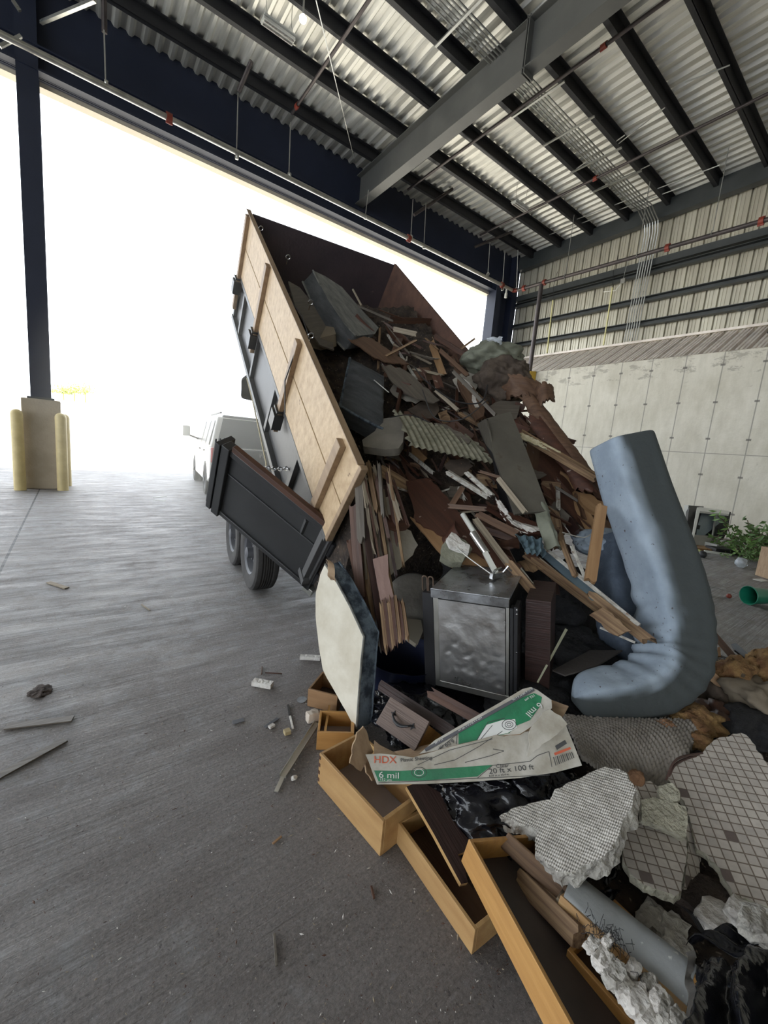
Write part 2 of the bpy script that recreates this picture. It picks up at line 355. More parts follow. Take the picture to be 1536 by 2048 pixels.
# metal siding of the right wall: ribs stand up
pr = ribs(YB, 11.6, .31, .09, 0)
g = G(); n = len(pr); vs = [(WX+.1+d, y, 3.8) for y, d in pr]+[(WX+.1+d, y, 11.2) for y, d in pr]
g.add(vs, [(i, i+1, n+i+1, n+i) for i in range(n-1)]); g.build('wall_right_metal', wallm, smooth=0, kind='structure')
# deflector skirt from wall down to the concrete top
g = G(); pr2 = [(a if i % 12 not in (2, 3) else a+.05, b) for i, (a, b) in enumerate(ribs(YB, 11.5, .33, -.13, 0))]; n = len(pr2)
g.add([(CX-.02-d, y, CT+d) for y, d in pr2]+[(WX+.02-d, y, 5.62+d) for y, d in pr2], [(i, i+1, n+i+1, n+i) for i in range(n-1)])
g.build('trim_1', deflm, smooth=0, kind='structure')
g = G(); g.box((WX, (YB+11.5)/2, 5.66), (.06, 11.5-YB, .07)); g.build('trim_2', deflm, smooth=0, kind='structure')
for k, z in enumerate((7.76, 6.93, 6.19)):
    g = G(); L_ = 11.5-YB; yc = (YB+11.5)/2
    g.box((WX-.02, yc, z), (.02, L_, .14)); g.box((WX-.09, yc, z-.07), (.16, L_, .018)); g.box((WX-.09, yc, z+.07), (.16, L_, .018)); g.box((WX-.17, yc, z-.055), (.015, L_, .04))
    g.build('wall_girt', steel_girt, label=['dark steel wall girt on the right wall, topmost of the three under the sprinkler pipe', 'dark steel wall girt on the right wall, middle one of three', 'dark steel wall girt on the right wall, lowest, just above the sloped metal skirt'][k], cat='beam', group='girts of the right wall')
zg = PX(1300, 528, WX-.05).z
g = G(); g.box((WX-.05, yc, zg), (.18, L_, .2)); g.build('wall_girt', steel_girt, label='dark steel wall girt hidden close behind the long sprinkler pipe', cat='beam', group='girts of the right wall')

# roof deck, ribs run away from the opening (along Y)
g = G(); pts = []; x = XL
while x < WX+.2:
    pts += [(x, 0), (x+.05, .065), (x+.15, .065), (x+.20, 0)]
    x += .26
n = len(pts)
g.add([(px, DY+.6, roofz(DY+.6)+.24+d) for px, d in pts]+[(px, YB, roofz(YB)+.24+d) for px, d in pts], [(i, i+1, n+i+1, n+i) for i in range(n-1)])
g.build('ceiling', deckm, smooth=0, kind='structure')
g = G(); g.add([(XL, DY+.9, roofz(DY)+.4), (WX+.3, DY+.9, roofz(DY)+.4), (WX+.3, YB, roofz(YB)+.4), (XL, YB, roofz(YB)+.4)], [(0,1,2,3)])
g.build('ceiling_outer', steel_grey, smooth=0, kind='structure')
ORD = ['first', 'second', 'third', 'fourth', 'fifth', 'sixth', 'seventh', 'eighth', 'ninth', 'tenth', 'eleventh', 'twelfth']
PUR = [10.78, 9.62, 8.46, 7.28, 6.11, 4.94, 3.87, 2.72, 1.55, .4, -.8, -2]
def purlin(y, lab, grp):
    g = G(); z = roofz(y); X0, X1 = XL, WX; c = (X0+X1)/2; L_ = X1-X0
    g.box((c, y, z+.12), (L_, .02, .24)); g.box((c, y+.045, z+.008), (L_, .10, .016)); g.box((c, y-.045, z+.232), (L_, .10, .016))
    return g.build('roof_purlin', steel_dark, label=lab, cat='beam', group=grp)
for i, y in enumerate(PUR):
    purlin(y, f'dark steel roof purlin, {ORD[i]} one in from the blue-grey header over the opening' if i < 9 else 'dark steel roof purlin high over the camera', 'purlins under the roof deck')
# tapered rafters
def rafter(x, lab):
    e = empty('roof_rafter', (x, DY, 8.6), lab, 'beam', 'main rafters')
    def pl(y): return roofz(y)
    y1 = DY; segs = [(DY, 8.60), (5.85, 8.72), (YB, 9.2)]
    for k, (nm) in enumerate(('web', 'bottom_flange', 'top_flange')):
        g = G()
        for (ya, za), (yb_, zb) in zip(segs[:-1], segs[1:]):
            zta, ztb = pl(ya), pl(yb_)
            if nm == 'web':
                g.add([(sx_*.008, yy-DY, zz-8.6) for sx_ in (-1, 1) for yy, zz in ((ya, za), (yb_, zb), (yb_, ztb), (ya, zta))], [(0,1,2,3), (4,7,6,5), (0,4,5,1), (3,2,6,7)])
            elif nm == 'bottom_flange':
                g.bar((0, ya-DY, za-8.6), (0, yb_-DY, zb-8.6), .28, .02)
            else: g.bar((0, ya-DY, zta-8.61), (0, yb_-DY, ztb-8.61), .28, .02)
        g.build(nm, steel_grey, e)
    g = G()
    for yy in (5.87, 5.82):
        g.box((0, yy-DY, 9.1-8.6), (.28, .02, .95))
    g.build('splice_plate', steel_grey, e)
    for yy in (10.2, 7.9, 6.9, 3.4):
        g = G(); g.bar((.1, yy-DY, .15), (.85, yy-DY, .80), .05, .006); g.build('flange_brace', steel_dark, e)
rafter(7.0, 'deep grey painted steel rafter crossing the ceiling from the header towards the top right')
rafter(-8.2, 'far left grey steel rafter out beyond the left column')
g = G(); g.box((WX-.05, (DY+YB)/2, 9.75), (.22, DY-YB, .6), None); 
g = G(); g.add([(WX-s_, yy, roofz(yy)+dz) for s_ in (0, .25) for yy, dz in ((DY, -.28), (YB, -.28), (YB, .2), (DY, .2))], [(0,1,2,3), (4,7,6,5), (0,4,5,1), (3,2,6,7), (0,3,7,4)])
g.build('trim_3', steel_girt, smooth=0, kind='structure')

# header over the opening, and left / rear shells
g = G(); g.box(((XL+WX)/2, DY+.1, 8.86), (WX-XL, .06, 1.74)); g.build('wall_front_header', steel_navy, smooth=0, kind='structure')
g = G(); g.box(((XL+WX)/2, DY-.02, 8.42), (WX-XL, .28, .03)); g.box(((XL+WX)/2, DY-.02, 8.02), (WX-XL, .28, .03)); g.box(((XL+WX)/2, DY+.05, 8.2), (WX-XL, .03, .4)); g.build('trim_4', steel_navy, smooth=0, kind='structure')
g = G(); g.box(((XL+WX)/2, DY+.28, 7.97), (WX-XL, .22, .10)); g.build('trim_5', M('trim_beige', (.62,.55,.42), (.55,.48,.37), rough=.5, bump=0), smooth=0, kind='structure')
g = G(); g.box((CX+.23, DY, 4.2), (.06, .5, 8.4)); g.box((CX+.28, DY-.25, 4.2), (.3, .03, 8.4)); g.build('trim_6', steel_navy, smooth=0, kind='structure')
g = G(); g.box(((CX+.3+WX+.2)/2, DY+.2, 5), (WX-CX, .08, 10)); g.box((WX-.25, DY-.02, 5.5), (.3, .3, 9)); g.build('wall_front_return', steel_navy, smooth=0, kind='structure')
g = G(); g.box((XL, (YB+DY)/2, 9.2), (.2, DY-YB, 1.4)); g.build('wall_left', wallm, smooth=0, kind='structure')
g = G(); g.box(((XL+WX)/2, YB, 5.2), (WX-XL, .2, 10.6)); g.build('wall_back', wallm, smooth=0, kind='structure')

# column on its concrete pedestal with four bollards
cxl, cyl_ = -.52, 11.62
e = empty('steel_column', (cxl, cyl_, 1.9), 'tall blue-grey steel column standing on a concrete pedestal at the left of the opening', 'column')
g = G(); g.box((0, -.15, 3.94), (.33, .02, 7.8)); g.box((0, .15, 3.94), (.33, .02, 7.8)); g.box((0, 0, 3.94), (.016, .30, 7.8)); g.build('shaft', steel_navy, e)
g = G(); g.box((0, 0, .02), (.44, .42, .04)); g.build('base_plate', steel_girt, e)
g = G(); g.box((0, 0, .95), (.64, .50, 1.9)); o = g.build('concrete_pedestal', M('pedestal', (.42,.36,.28), (.33,.28,.21), sc=(2,2,2), rough=.9, bump=.3), mw=Matrix.Translation((cxl, cyl_+.02, 0)), bevel=.02, label='tan concrete pedestal under the left steel column', cat='pedestal')
for k, (bx, by, lb) in enumerate(((-.90, 11.22, 'yellow round-topped bollard at the left front of the concrete pedestal'), (-.20, 11.22, 'yellow round-topped bollard at the right front of the concrete pedestal'), (-.95, 12.05, 'yellow bollard mostly hidden behind the left side of the pedestal'), (-.15, 12.05, 'yellow bollard mostly hidden behind the right side of the pedestal'))):
    g = G(); r = .10; g.lathe((0,0,0), [(r, 0), (r, 1.55)]+[(r*math.cos(a*math.pi/12), 1.55+r*math.sin(a*math.pi/12)) for a in range(1, 7)]); g.build('bollard', bollard_m, mw=Matrix.Translation((bx, by, 0)), label=lb, cat='bollard', group='bollards round the pedestal')
# left bracing by the column top
for a, b_, lb in (((82,45),(190,0),'thin pale steel strut running up right from the left column'), ((40,22),(25,0),'thin pale strut at the very top left corner'), ((0,93),(42,72),'short bright strut left of the column near the header')):
    pa, pb = PY(*a, 11.0), PY(*b_, 11.0 if a[0] != 82 or b_[0] != 190 else 9.4)
    g = G(); g.bar(pa, pb, .05, .05); g.build('brace_rod', galv, label=lb, cat='brace')

# sprinkler mains
hz = 7.62; hy = 10.3; sx_ = 13.08
def pipe(name, a, b_, r, m, lab, cat='pipe', grp=None, red=(), e=None):
    e = empty(name, a, lab, cat, grp); g = G(); a = Vector(a); b_ = Vector(b_); g.cyl((0,0,0), b_-a, r, 16); g.build('pipe', m, e)
    for t in red:
        c = (b_-a)*t; d = (b_-a).normalized(); g = G(); g.cyl(c-d*.05, c+d*.05, r*1.5, 16); g.cyl(c-d*.06+Vector((0,0,r*1.4)), c+d*.06+Vector((0,0,r*1.4)), r*.5, 8); g.cyl(c-d*.06-Vector((0,0,r*1.4)), c+d*.06-Vector((0,0,r*1.4)), r*.5, 8); g.build('coupling', red_paint, e)
    return e
pipe('sprinkler_pipe', (-16, hy, hz), (sx_-.1, hy, hz), .055, pipem, 'long bright steel sprinkler main hanging along the header over the opening', red=[(x+16)/29 for x in (1.7, 8.0, 12.4)])
pipe('sprinkler_pipe', (sx_, hy-.1, hz), (sx_, -6, 7.45), .055, pipe_dark, 'long brown-grey sprinkler main running along the right wall', red=[.02, .07, .30, .42])
g = G(); g.tube([(sx_-.12, hy, hz), (sx_-.04, hy-.02, hz), (sx_, hy-.12, hz)], .065, 12); g.build('pipe_elbow', red_paint, label='red elbow joining the two sprinkler mains in the far right corner', cat='pipe fitting')
for p0, lab in (((1012,590), 'small white sprinkler valve hanging in the far right corner'),):
    c = PX(*p0, sx_-.25); g = G(); g.lathe(c, [(0,-.12),(.05,-.1),(.05,.05),(.03,.08),(.03,.2),(0,.2)], n=12); g.build('sprinkler_valve', plastic_white, label=lab, cat='valve')
post_top = PX(1083, 572, sx_); post_y = post_top.y
pipe('fire_riser', (sx_-.02, post_y, 3.9), (sx_-.02, post_y, hz-.05), .075, pipe_dark, 'dark vertical riser pipe dropping from the wall main to a yellow guard')
g = G()
for s in (1,):
    yv = post_y; X = sx_
    g.add([(X-.26, yv+.02, 4.0), (X+.1, yv+.19, 4.0), (X+.1, yv-.19, 4.0), (X-.2, yv-.15, 4.0), (X-.28, yv+.06, 4.62), (X+.1, yv+.2, 4.66), (X+.1, yv-.2, 4.66), (X-.22, yv-.17, 4.62)], [(0,1,5,4), (1,2,6,5), (2,3,7,6), (3,0,4,7), (0,3,2,1), (4,5,6,7)])
g.build('pipe_guard', yellow_paint, smooth=20, label='yellow folded metal guard round the foot of the riser pipe on the right wall', cat='guard')
# branch lines under the purlins, running with the rafters
for k, (a, b_, m_, lb) in enumerate((((830,390),(1380,0), pipe_dark, 'dark branch pipe hung under the purlins right of the big rafter'), ((950,490),(1536,230), pipe_dark, 'dark branch pipe hung under the purlins near the right wall'), ((582,245),(755,0), pipe_dark, 'dark branch pipe crossing the ceiling left of the big rafter'))):
    xx = (8.25, 11.7, 4.4)[k]; ya = (10.9, 11.0, 10.7)[k]
    pipe('branch_pipe', (xx, ya, roofz(ya)-.12), (xx, YB+2, roofz(YB)-.3), .035, m_, lb, grp='branch pipes', red=[(.2,), (.14,), (.01,)][k])
def stub(a, b_, Y1, Y2, lb):
    pa, pb = PY(*a, Y1), PY(*b_, Y2); g = G(); g.cyl(pa, pb, .045, 10); g.build('pipe_stub', pipe_dark, label=lb, cat='pipe')
stub((503,122), (478,182), 10.0, 10.5, 'short thick dark pipe stub hanging under the ceiling above the header hanger')
stub((208,0), (209,66), 10.3, 10.4, 'thick upper end of the left pipe hanger')
stub((905,378), (828,430), 10.4, 10.7, 'short dark pipe stub just right of the big rafter')
stub((1025,463), (950,494), 10.4, 11.0, 'short dark pipe stub near the far right corner of the ceiling')
# hangers
for k, (xt, yt, xb, yb, lab) in enumerate(((208,60,211,160,'left'), (476,186,473,308,'second'), (581,245,578,345,'third'), (737,380,731,430,'fourth, beside the rafter end'), (826,398,822,470,'fifth'), (852,405,848,490,'sixth'), (980,485,976,545,'seventh'), (1010,500,1005,575,'eighth'), (1036,500,1033,575,'ninth, at the corner'))):
    pa, pb = PY(xt, yt, hy), PY(xb, yb, hy)
    e = empty('pipe_hanger', pb, f'thin steel hanger rod holding the header pipe, {lab} from the left', 'hanger', 'hangers of the header pipe')
    g = G(); g.cyl((0,0,0), pa-pb, .012, 6); g.build('rod', galv, e); g = G(); g.lathe((0,0,-.05), [(.05,-.02),(.06,0),(.05,.04)], (1,0,0), 12); g.build('clevis', galv, e)
# crossing wall hanger brackets
for k, yy in enumerate((8.3, 6.1, 4.35)):
    g = G(); g.tube([(sx_, yy, hz+.05), (sx_-.07, yy, hz+.02), (sx_-.07, yy, hz-.06), (sx_, yy, hz-.1)], .012, 6); g.cyl((sx_, yy, hz+.05), (sx_, yy, roofz(yy)), .01, 6)
    g.build('pipe_hanger', galv, label=f'thin hanger loop on the wall pipe, {ORD[k]} from the far corner', cat='hanger', group='hangers of the wall pipe')
# cables
for a, b_, lb in (((632,0),(710,325),'thin cable hanging from the ceiling to the header left of the rafter'),):
    pa, pb = PY(*a, 6.0), PY(*b_, 10.8); g = G(); g.cyl(pa, pb, .008, 6); g.build('cable', galv, label=lb, cat='cable')
# conduit run: bundle along the ceiling then down the right wall
for i in range(6):
    y0 = 6.45+i*.075
    g = G(); z0 = roofz(y0)-.07
    g.tube([(-16, y0, z0), (13.6, y0, z0), (14.0, y0-.08, z0-.05), (14.5, y0-.12, z0-.3), (14.62, y0-.12, z0-.6), (14.62, y0-.05, 6.4), (14.62, y0-.05, 5.66)], .017, 6)
    g.build('conduit', galv, label='thin galvanised conduit in the bundle of six crossing the ceiling and right wall', cat='conduit', group='bundle of six conduits')
for k, xx in enumerate((5.9, 8.4, 9.7, 11.1, 12.3)):
    g = G(); g.box((xx, 6.65, roofz(6.6)-.1), (.05, 1.3, .03)); g.build('strut_channel', galv, label=f'short perforated strut under the ceiling conduits, {ORD[k]} from the left', cat='bracket', group='struts under the conduits')
for k, (a, b_) in enumerate((((1370,165),(1460,130)), ((1231,292),(1330,215)), ((1140,346),(1250,270)), ((1110,455),(1440,330)), ((1022,497),(1370,372)), ((1180,385),(1300,330)))):
    pa = PY(*a, 8.5-k*.2); z_ = roofz(5)-.01
    d1, d2 = ray(*a), ray(*b_); pa = CO+d1*((z_-EYE)/d1.z); pb = CO+d2*((z_-EYE)/d2.z)
    g = G(); g.cyl(pa, pb, .014, 6); g.build('thin_conduit', galv, label=f'thin pale conduit crossing the right ceiling purlins, {ORD[k]} from the top right', cat='conduit', group='single conduits on the ceiling')
# lights
def light(a, lb, on=False):
    z_ = 9.12; d = ray(*a); c = CO+d*((z_-EYE)/d.z)
    e = empty('strip_light', c, lb, 'ceiling light', 'strip lights under the roof')
    g = G(); g.box((0,0,0), (.62,.16,.05)); g.prism([(-.31,-.12),(.31,-.12),(.31,.12),(-.31,.12)], .03, .045); g.build('housing', plastic_white, e)
    g = G(); g.cyl((-.29,-.04,-.035), (.29,-.04,-.035), .013); g.cyl((-.29,.04,-.035), (.29,.04,-.035), .013); g.build('tubes', white_trim, e)
    for sx2 in (-.25, .25):
        g = G(); g.tube([(sx2,0,.04), (sx2+.03,0,.14), (sx2,0,.24), (sx2,0,.56)], .006, 5); g.build('chain', galv, e)
light((557,62), 'white strip light hanging under the deck at the top left of the ceiling')
light((1040,413), 'white strip light hanging under the deck near the middle right of the ceiling')
d = ray(606, 36); c = CO+d*((9.2-EYE)/d.z)
e = empty('bay_lamp', c, 'small lit round lamp at the top centre of the ceiling', 'ceiling lamp')
em = bpy.data.materials.new('lamp_glow'); em.use_nodes = True; em.node_tree.nodes['Principled BSDF'].inputs['Emission Color'].default_value = (1,.97,.9,1); em.node_tree.nodes['Principled BSDF'].inputs['Emission Strength'].default_value = 6
g = G(); g.lathe((0,0,0), [(0,-.07),(.06,-.05),(.07,0),(.03,.05)], n=12); g.build('bulb', em, e); g = G(); g.cyl((0,0,.04), (0,0,.4), .02); g.build('stem', galv, e)
# exit-light conduits and yellow tags on the wall
for k, (a, b_) in enumerate((((1106,600),(1094,706)), ((1225,575),(1207,690)))):
    pa, pb = PX(*a, WX-.2), PX(*b_, WX-.2); g = G(); g.bar(pa, pb, .045, .03); g.build('yellow_strap', M('pale_yellow', (.75,.7,.35), (.7,.65,.3), bump=0), label=['pale yellow strip hanging on the right wall behind the riser pipe', 'pale yellow strip hanging on the middle of the right wall'][k], cat='strap')
    g = G(); q = pa; g.tube([q, q+Vector((0,.06,.5)), q+Vector((0,-.02,1.0))], .008, 5); g.build('black_cable', steel_dark, label=['black cable above the yellow strip behind the riser pipe', 'black cable above the yellow strip on the middle of the wall'][k], cat='cable')
g = G(); q = PX(1246, 562, WX-.2); g.box(q, (.06,.14,.14)); g.tube([q+Vector((0,0,.07)), q+Vector((0,-.08,1.0))], .01, 6); g.tube([q, q+Vector((0,.2,-.25)), q+Vector((0,.6,-.2))], .01, 6); g.build('junction_box', galv, label='small grey junction box with curved conduit on the right wall', cat='electrical box')
g = G(); q0, q1 = PX(1480, 622, WX-.3), PX(1560, 597, WX-1.1); g.bar(q0, q1, .16, .02); g.build('loose_girt', steel_girt, label='short grey steel angle sticking out from the lowest girt at the right edge', cat='beam')
g = G(); g.box((WX-.6, 2.95, 6.2), (1.2, .04, 2.2)); g.box((WX-.2, 2.72, 7.0), (.25,.25,6.5)); g.build('wall_column', steel_girt, label='dark steel wall column at the right edge of the frame', cat='column')
# ------------------------------------------------------------------ dump trailer, bed raised
MB = Matrix((WD, SD, -HD)).transposed().to_4x4(); MB.translation = B0          # local x = across, y = up the bed, z = out of the bed
stake_m = wood('stake_wood', (.36,.25,.15), (.23,.15,.09), g=(20,2,20))
BL, BW, BH, WH = 4.45, 2.10, 1.35, .72
yaw_m = Matrix((WD, BNV, Vector((0,0,1)))).transposed().to_4x4()
root_l = Vector((2.45, 4.3, 0)); MR = yaw_m.copy(); MR.translation = root_l
trl = empty('dump_trailer', mw=MR, label='black tandem dump trailer with its wood-sided bed raised and tipping rubbish', cat='trailer')
MBl = MR.inverted() @ MB
def tp(name, g, m, bevel=.004, label=None, parent=None, smooth=35): # part given in bed coordinates
    return g.build(name, m, parent or trl, mw=MBl if parent is None else None, bevel=bevel, label=label, smooth=smooth)
g = G(); g.box((.02, BL*.45, -.19), (.04, BL*.9, .345)); g.box((.02, BL*.95+.0, -.19), (.04, BL*.1-.005, .345)); tp('sideboard', g, pine, label='upper pale pine board of the left side')
g = G(); g.box((.02, BL/2, -.545), (.04, BL, .345)); tp('sideboard', g, pine, label='lower pale pine board of the left side')
g = G(); g.box((.02, -.02, -.36), (.05, .04, .72)); tp('end_cap', g, stake_m)
g = G(); g.box((.005, BL/2, .004), (.05, BL, .008)); tp('top_edge', g, stake_m, bevel=0)
for s_, h0, h1 in ((.27, .06, 1.0), (1.52, .06, .98), (2.95, .04, 1.0), (4.30, .02, 1.15)):
    g = G(); g.box((-.022, s_, -(h0+h1)/2), (.044, .09, h1-h0)); k = tp('stake', g, stake_m)
    g = G(); g.box((-.035, s_, -.86), (.09, .14, .16)); g.box((-.03, s_, -.75), (.07, .12, .02)); g.build('stake_pocket', trailer_black, k)
g = G(); g.box((.06, BL/2, -1.03), (.03, BL, .62)); g.box((.035, BL/2, -.745), (.07, BL, .05)); g.box((.035, BL/2, -1.33), (.09, BL, .06))
for s_ in (.06, .9, 1.9, 2.9, 3.9, 4.4): g.box((.03, s_, -1.04), (.06, .07, .58))
tp('steel_side', g, trailer_side)
g = G(); g.box((BW/2+.04, BL-.01, -.69), (BW-.04, .03, 1.34)); tp('headboard', g, M('headboard_ply', (.075,.055,.062), (.05,.038,.046), sc=(2,2,2), rough=.6), label='dark plywood headboard')
g = G(); g.box((BW+.02, BL/2, -.36), (.04, BL, .72)); tp('sideboard', g, M('far_side_ply', (.16,.085,.06), (.09,.05,.04), sc=(1,6,6), rough=.7), label='reddish plywood of the right side')
g = G(); g.box((BW+.01, BL/2, -1.03), (.05, BL, .66)); tp('steel_side', g, trailer_black)
g = G(); g.box((BW/2, BL/2, -BH-.02), (BW, BL, .04))
for s_ in np.arange(.2, BL, .4): g.box((BW/2, float(s_), -BH-.09), (BW-.1, .05, .10))
g.box((.3, BL/2, -BH-.16), (.08, BL-.2, .10)); g.box((BW-.3, BL/2, -BH-.16), (.08, BL-.2, .10)); tp('bed_floor', g, trailer_black)
for s_, x_ in ((3.75, .03), (3.1, .2), (2.1, .2), (1.45, .04)):
    g = G(); g.tube([(x_, s_, -.03), (x_, s_, .02)]+[(x_+.022*math.sin(a), s_, .042-.022*math.cos(a)) for a in np.linspace(0, 5.4, 10)], .005, 6); tp('eye_hook', g, chrome, bevel=0)
g = G(); g.tube([(.03, 2.12, .0), (.05, 1.8, .03), (.03, 1.45, .02)], .004, 5); tp('bungee_cord', g, steel_dark, bevel=0)
g = G(); g.tube([(-.03, 1.5, -.10), (-.07, 1.45, -.4), (-.05, 1.3, -.62)], .006, 5); tp('strap', g, steel_dark, bevel=0)
# left barn door, swung forward along the side
al = math.radians(36); dv = Vector((-math.sin(al), math.cos(al), 0)); dn = Vector((math.cos(al), math.sin(al), 0))
Md = Matrix((dv, -dn, Vector((0,0,1)))).transposed().to_4x4(); Md.translation = Vector((.10, 0, -1.45))
door = bpy.data.objects.new('barn_door', None); COL.objects.link(door); door.parent = trl; door.matrix_local = MBl @ Md
g = G(); g.box((.56, 0, .37), (1.05, .02, .74)); g.build('door_panel', trailer_black, door, bevel=.003)
g = G()
for c_, d_ in (((.56,0,.72),(1.08,.06,.06)), ((.56,0,.02),(1.08,.06,.05)), ((.04,0,.37),(.06,.06,.76)), ((1.10,0,.37),(.08,.10,.78)), ((.56,.012,.50),(1.0,.02,.012))): g.box(c_, d_)
g.build('door_frame', trailer_black, door, bevel=.006)
g = G(); g.box((.55, .01, .775), (1.0, .045, .05)); g.build('door_board', ply_dark, door, bevel=.003)
g = G(); g.box((1.17, -.02, .38), (.05, .16, .74))
for q in range(4): g.box((1.19+q*.012, -.07+q*.03, .38), (.012, .012, .72))
g.build('door_edge_post', trailer_black, door, bevel=.004)
g = G(); g.cyl((.0,0,.1), (.0,0,.25), .025, 10); g.cyl((0,0,.5), (0,0,.65), .025, 10); g.bar((.0,-.03,.68), (.08,-.03,.80), .03, .02); g.build('hinge', steel_dark, door)
g = G(); g.tube([(.08,-.035,.5), (.05,-.04,.6), (.06,-.035,.68)], .006, 5); g.build('latch_wire', galv, door)
g = G(); g.box((.02,-.03,-.03), (.10,.10,.08)); g.box((.0,-.09,-.04),(.05,.03,.05)); g.build('marker_lamp', galv, door, bevel=.005)
def chain(a, b_, sag, n, r=.018):
    g = G(); a, b_ = Vector(a), Vector(b_)
    pts = [a.lerp(b_, i/n)-Vector((0,0,1))*sag*4*(i/n)*(1-i/n) for i in range(n+1)]
    for i in range(n):
        p, q = pts[i], pts[i+1]; d = (q-p); L_ = d.length; d.normalize(); u = Vector((0,0,1)).cross(d).normalized()
        if i % 2: u = d.cross(u)
        c = (p+q)/2; lp = [c+d*(L_*.72*math.cos(t))+u*(r*math.sin(t)) for t in np.linspace(0, 2*math.pi, 11)]
        g.tube(lp, r*.28, 5)
    return g
inv = MR.inverted()
g = chain(inv @ P(440,944,3.75), inv @ P(484,962,3.55), .02, 7); g.build('chain', chrome, trl)
g = chain(inv @ P(527,934,3.75), inv @ P(606,929,3.8), .03, 13); g.build('chain', chrome, trl)
g = G(); g.tube([inv @ P(*q) for q in ((494,757,5.0), (505,800,4.8), (518,860,4.6), (532,925,4.4), (533,952,4.35))], .009, 6); g.build('rope', M('rope', (.6,.52,.36), (.4,.34,.22), sc=(90,90,90), rough=.9), trl)
g = G()
pl = [(482,757),(495,748),(520,744),(548,763),(556,798),(542,812),(520,806),(481,797)]
f_ = [inv @ P(x, y, 5.15) for x, y in pl]; b2 = [inv @ P(x+12, y-6, 5.6) for x, y in pl]; n = len(pl)
g.add(f_+b2, [tuple(range(n)), tuple(range(n, 2*n))[::-1]]+[(i, (i+1) % n, n+(i+1) % n, n+i) for i in range(n)])
g.build('tarp_bundle', M('tarp', (.05,.045,.035), (.03,.028,.02), sc=(5,5,5), rough=.8, bump=.5, bsc=12), trl, bevel=.03, label='dark bundle under the raised bed')
# running gear (trailer-local, x across, y forward)
def wheel_parts(name, par, c, r, wd, rimr, side=-1, yawm=None):
    e = bpy.data.objects.new(name, None); COL.objects.link(e); e.parent = par; e.matrix_local = Matrix.Translation(Vector(c))
    g = G(); h = wd/2
    prof = [(rimr, -h*.85), (rimr+.03, -h), (r*.93, -h), (r*.985, -h*.86), (r, -h*.6)]
    for q in np.linspace(-.6, .6, 7)[1:-1]: prof += [(r, h*q-.012), (r-.012, h*q-.006), (r-.012, h*q+.006), (r, h*q+.012)]
    prof += [(r, h*.6), (r*.985, h*.86), (r*.93, h), (rimr+.03, h), (rimr, h*.85)]
    g.lathe((0,0,0), prof, (1,0,0), 48); g.build('tire', rubber, e, smooth=30)
    g = G(); s = side
    g.lathe((0,0,0), [(rimr+.005, s*h*.86), (rimr, s*h*.9), (rimr-.02, s*h*.75), (rimr-.03, s*h*.2), (rimr*.7, s*h*.3), (rimr*.4, s*h*.42), (.0, s*h*.42)], (1,0,0), 32)
    g.build('rim', rim_m, e, smooth=30)
    g = G(); g.lathe((0,0,0), [(.055, s*h*.4), (.055, s*h*1.1), (.03, s*h*1.2), (0, s*h*1.2)], (1,0,0), 16)
    for i in range(6):
        a = i*math.pi/3; g.cyl((s*h*.4, .09*math.cos(a), .09*math.sin(a)), (s*h*.55, .09*math.cos(a), .09*math.sin(a)), .012, 6)
    g.build('hub', rim_m, e, smooth=30)
    return e
ow = inv @ PF(494, 1178); ow2 = inv @ PF(462, 1135)
for y_ in (ow.y+.02, ow.y+.88):
    wheel_parts('wheel', trl, (ow.x+.11, y_, .37), .37, .22, .215)
    wheel_parts('wheel', trl, (-ow.x-.11+.1, y_, .37), .37, .22, .215, 1)
g = G()
for x_ in (-.55, .55): g.bar((x_, -1.25, .46), (x_, 3.4, .46), .08, .16)
for y_ in (-1.2, 0, 1.3, 2.5, 3.35): g.bar((-.55, y_, .46), (.55, y_, .46), .08, .12)
g.bar((-.55, 3.35, .46), (0, 5.0, .46), .08, .14); g.bar((.55, 3.35, .46), (0, 5.0, .46), .08, .14); g.cyl((0,4.7,.1), (0,4.7,.9), .04)
g.build('chassis', trailer_black, trl, bevel=.005)
for y_ in (ow.y+.02, ow.y+.88):
    g = G(); g.cyl((ow.x+.1, y_, .37), (-ow.x-.1, y_, .37), .045); g.build('axle', steel_dark, trl)
g = G(); g.cyl((0, 1.6, .5), (0, 1.9, 1.6), .07); g.cyl((0, 1.9, 1.6), (0, 2.0, 2.15), .045); g.build('hydraulic_ram', steel_dark, trl)
g = G(); g.box((0, 3.7, .72), (1.1, .5, .42)); g.build('pump_box', trailer_black, trl, bevel=.02)

# ------------------------------------------------------------------ tow vehicle
tyaw = math.radians(8); tR = Matrix.Rotation(-tyaw, 4, 'Z'); tR.translation = Vector((3.42, 9.55, 0))
suv = empty('tow_vehicle', mw=tR, label='pale sport utility vehicle with dark rear hatch hitched ahead of the trailer', cat='car')
carp = M('car_white', (.75,.74,.68), (.7,.69,.63), rough=.25, bump=0, coat=.6); carb = M('car_black', (.02,.02,.02), rough=.5, bump=0)
glassd = M('tinted_glass', (.03,.035,.04), rough=.3, bump=0); 
def sect(prof, hw, taper=None):
    g = G(); n = len(prof)
    hwf = lambda z: hw if not taper else hw-(max(0, z-1.15))*taper
    g.add([(-hwf(z), y, z) for y, z in prof]+[(hwf(z), y, z) for y, z in prof], [tuple(range(n)), tuple(range(n, 2*n))[::-1]]+[(i, n+i, n+(i+1) % n, (i+1) % n) for i in range(n)]); return g
def arch(yc, r): return [(yc+r*math.cos(a), .36+r*math.sin(a)) for a in np.linspace(0, math.pi, 11)]
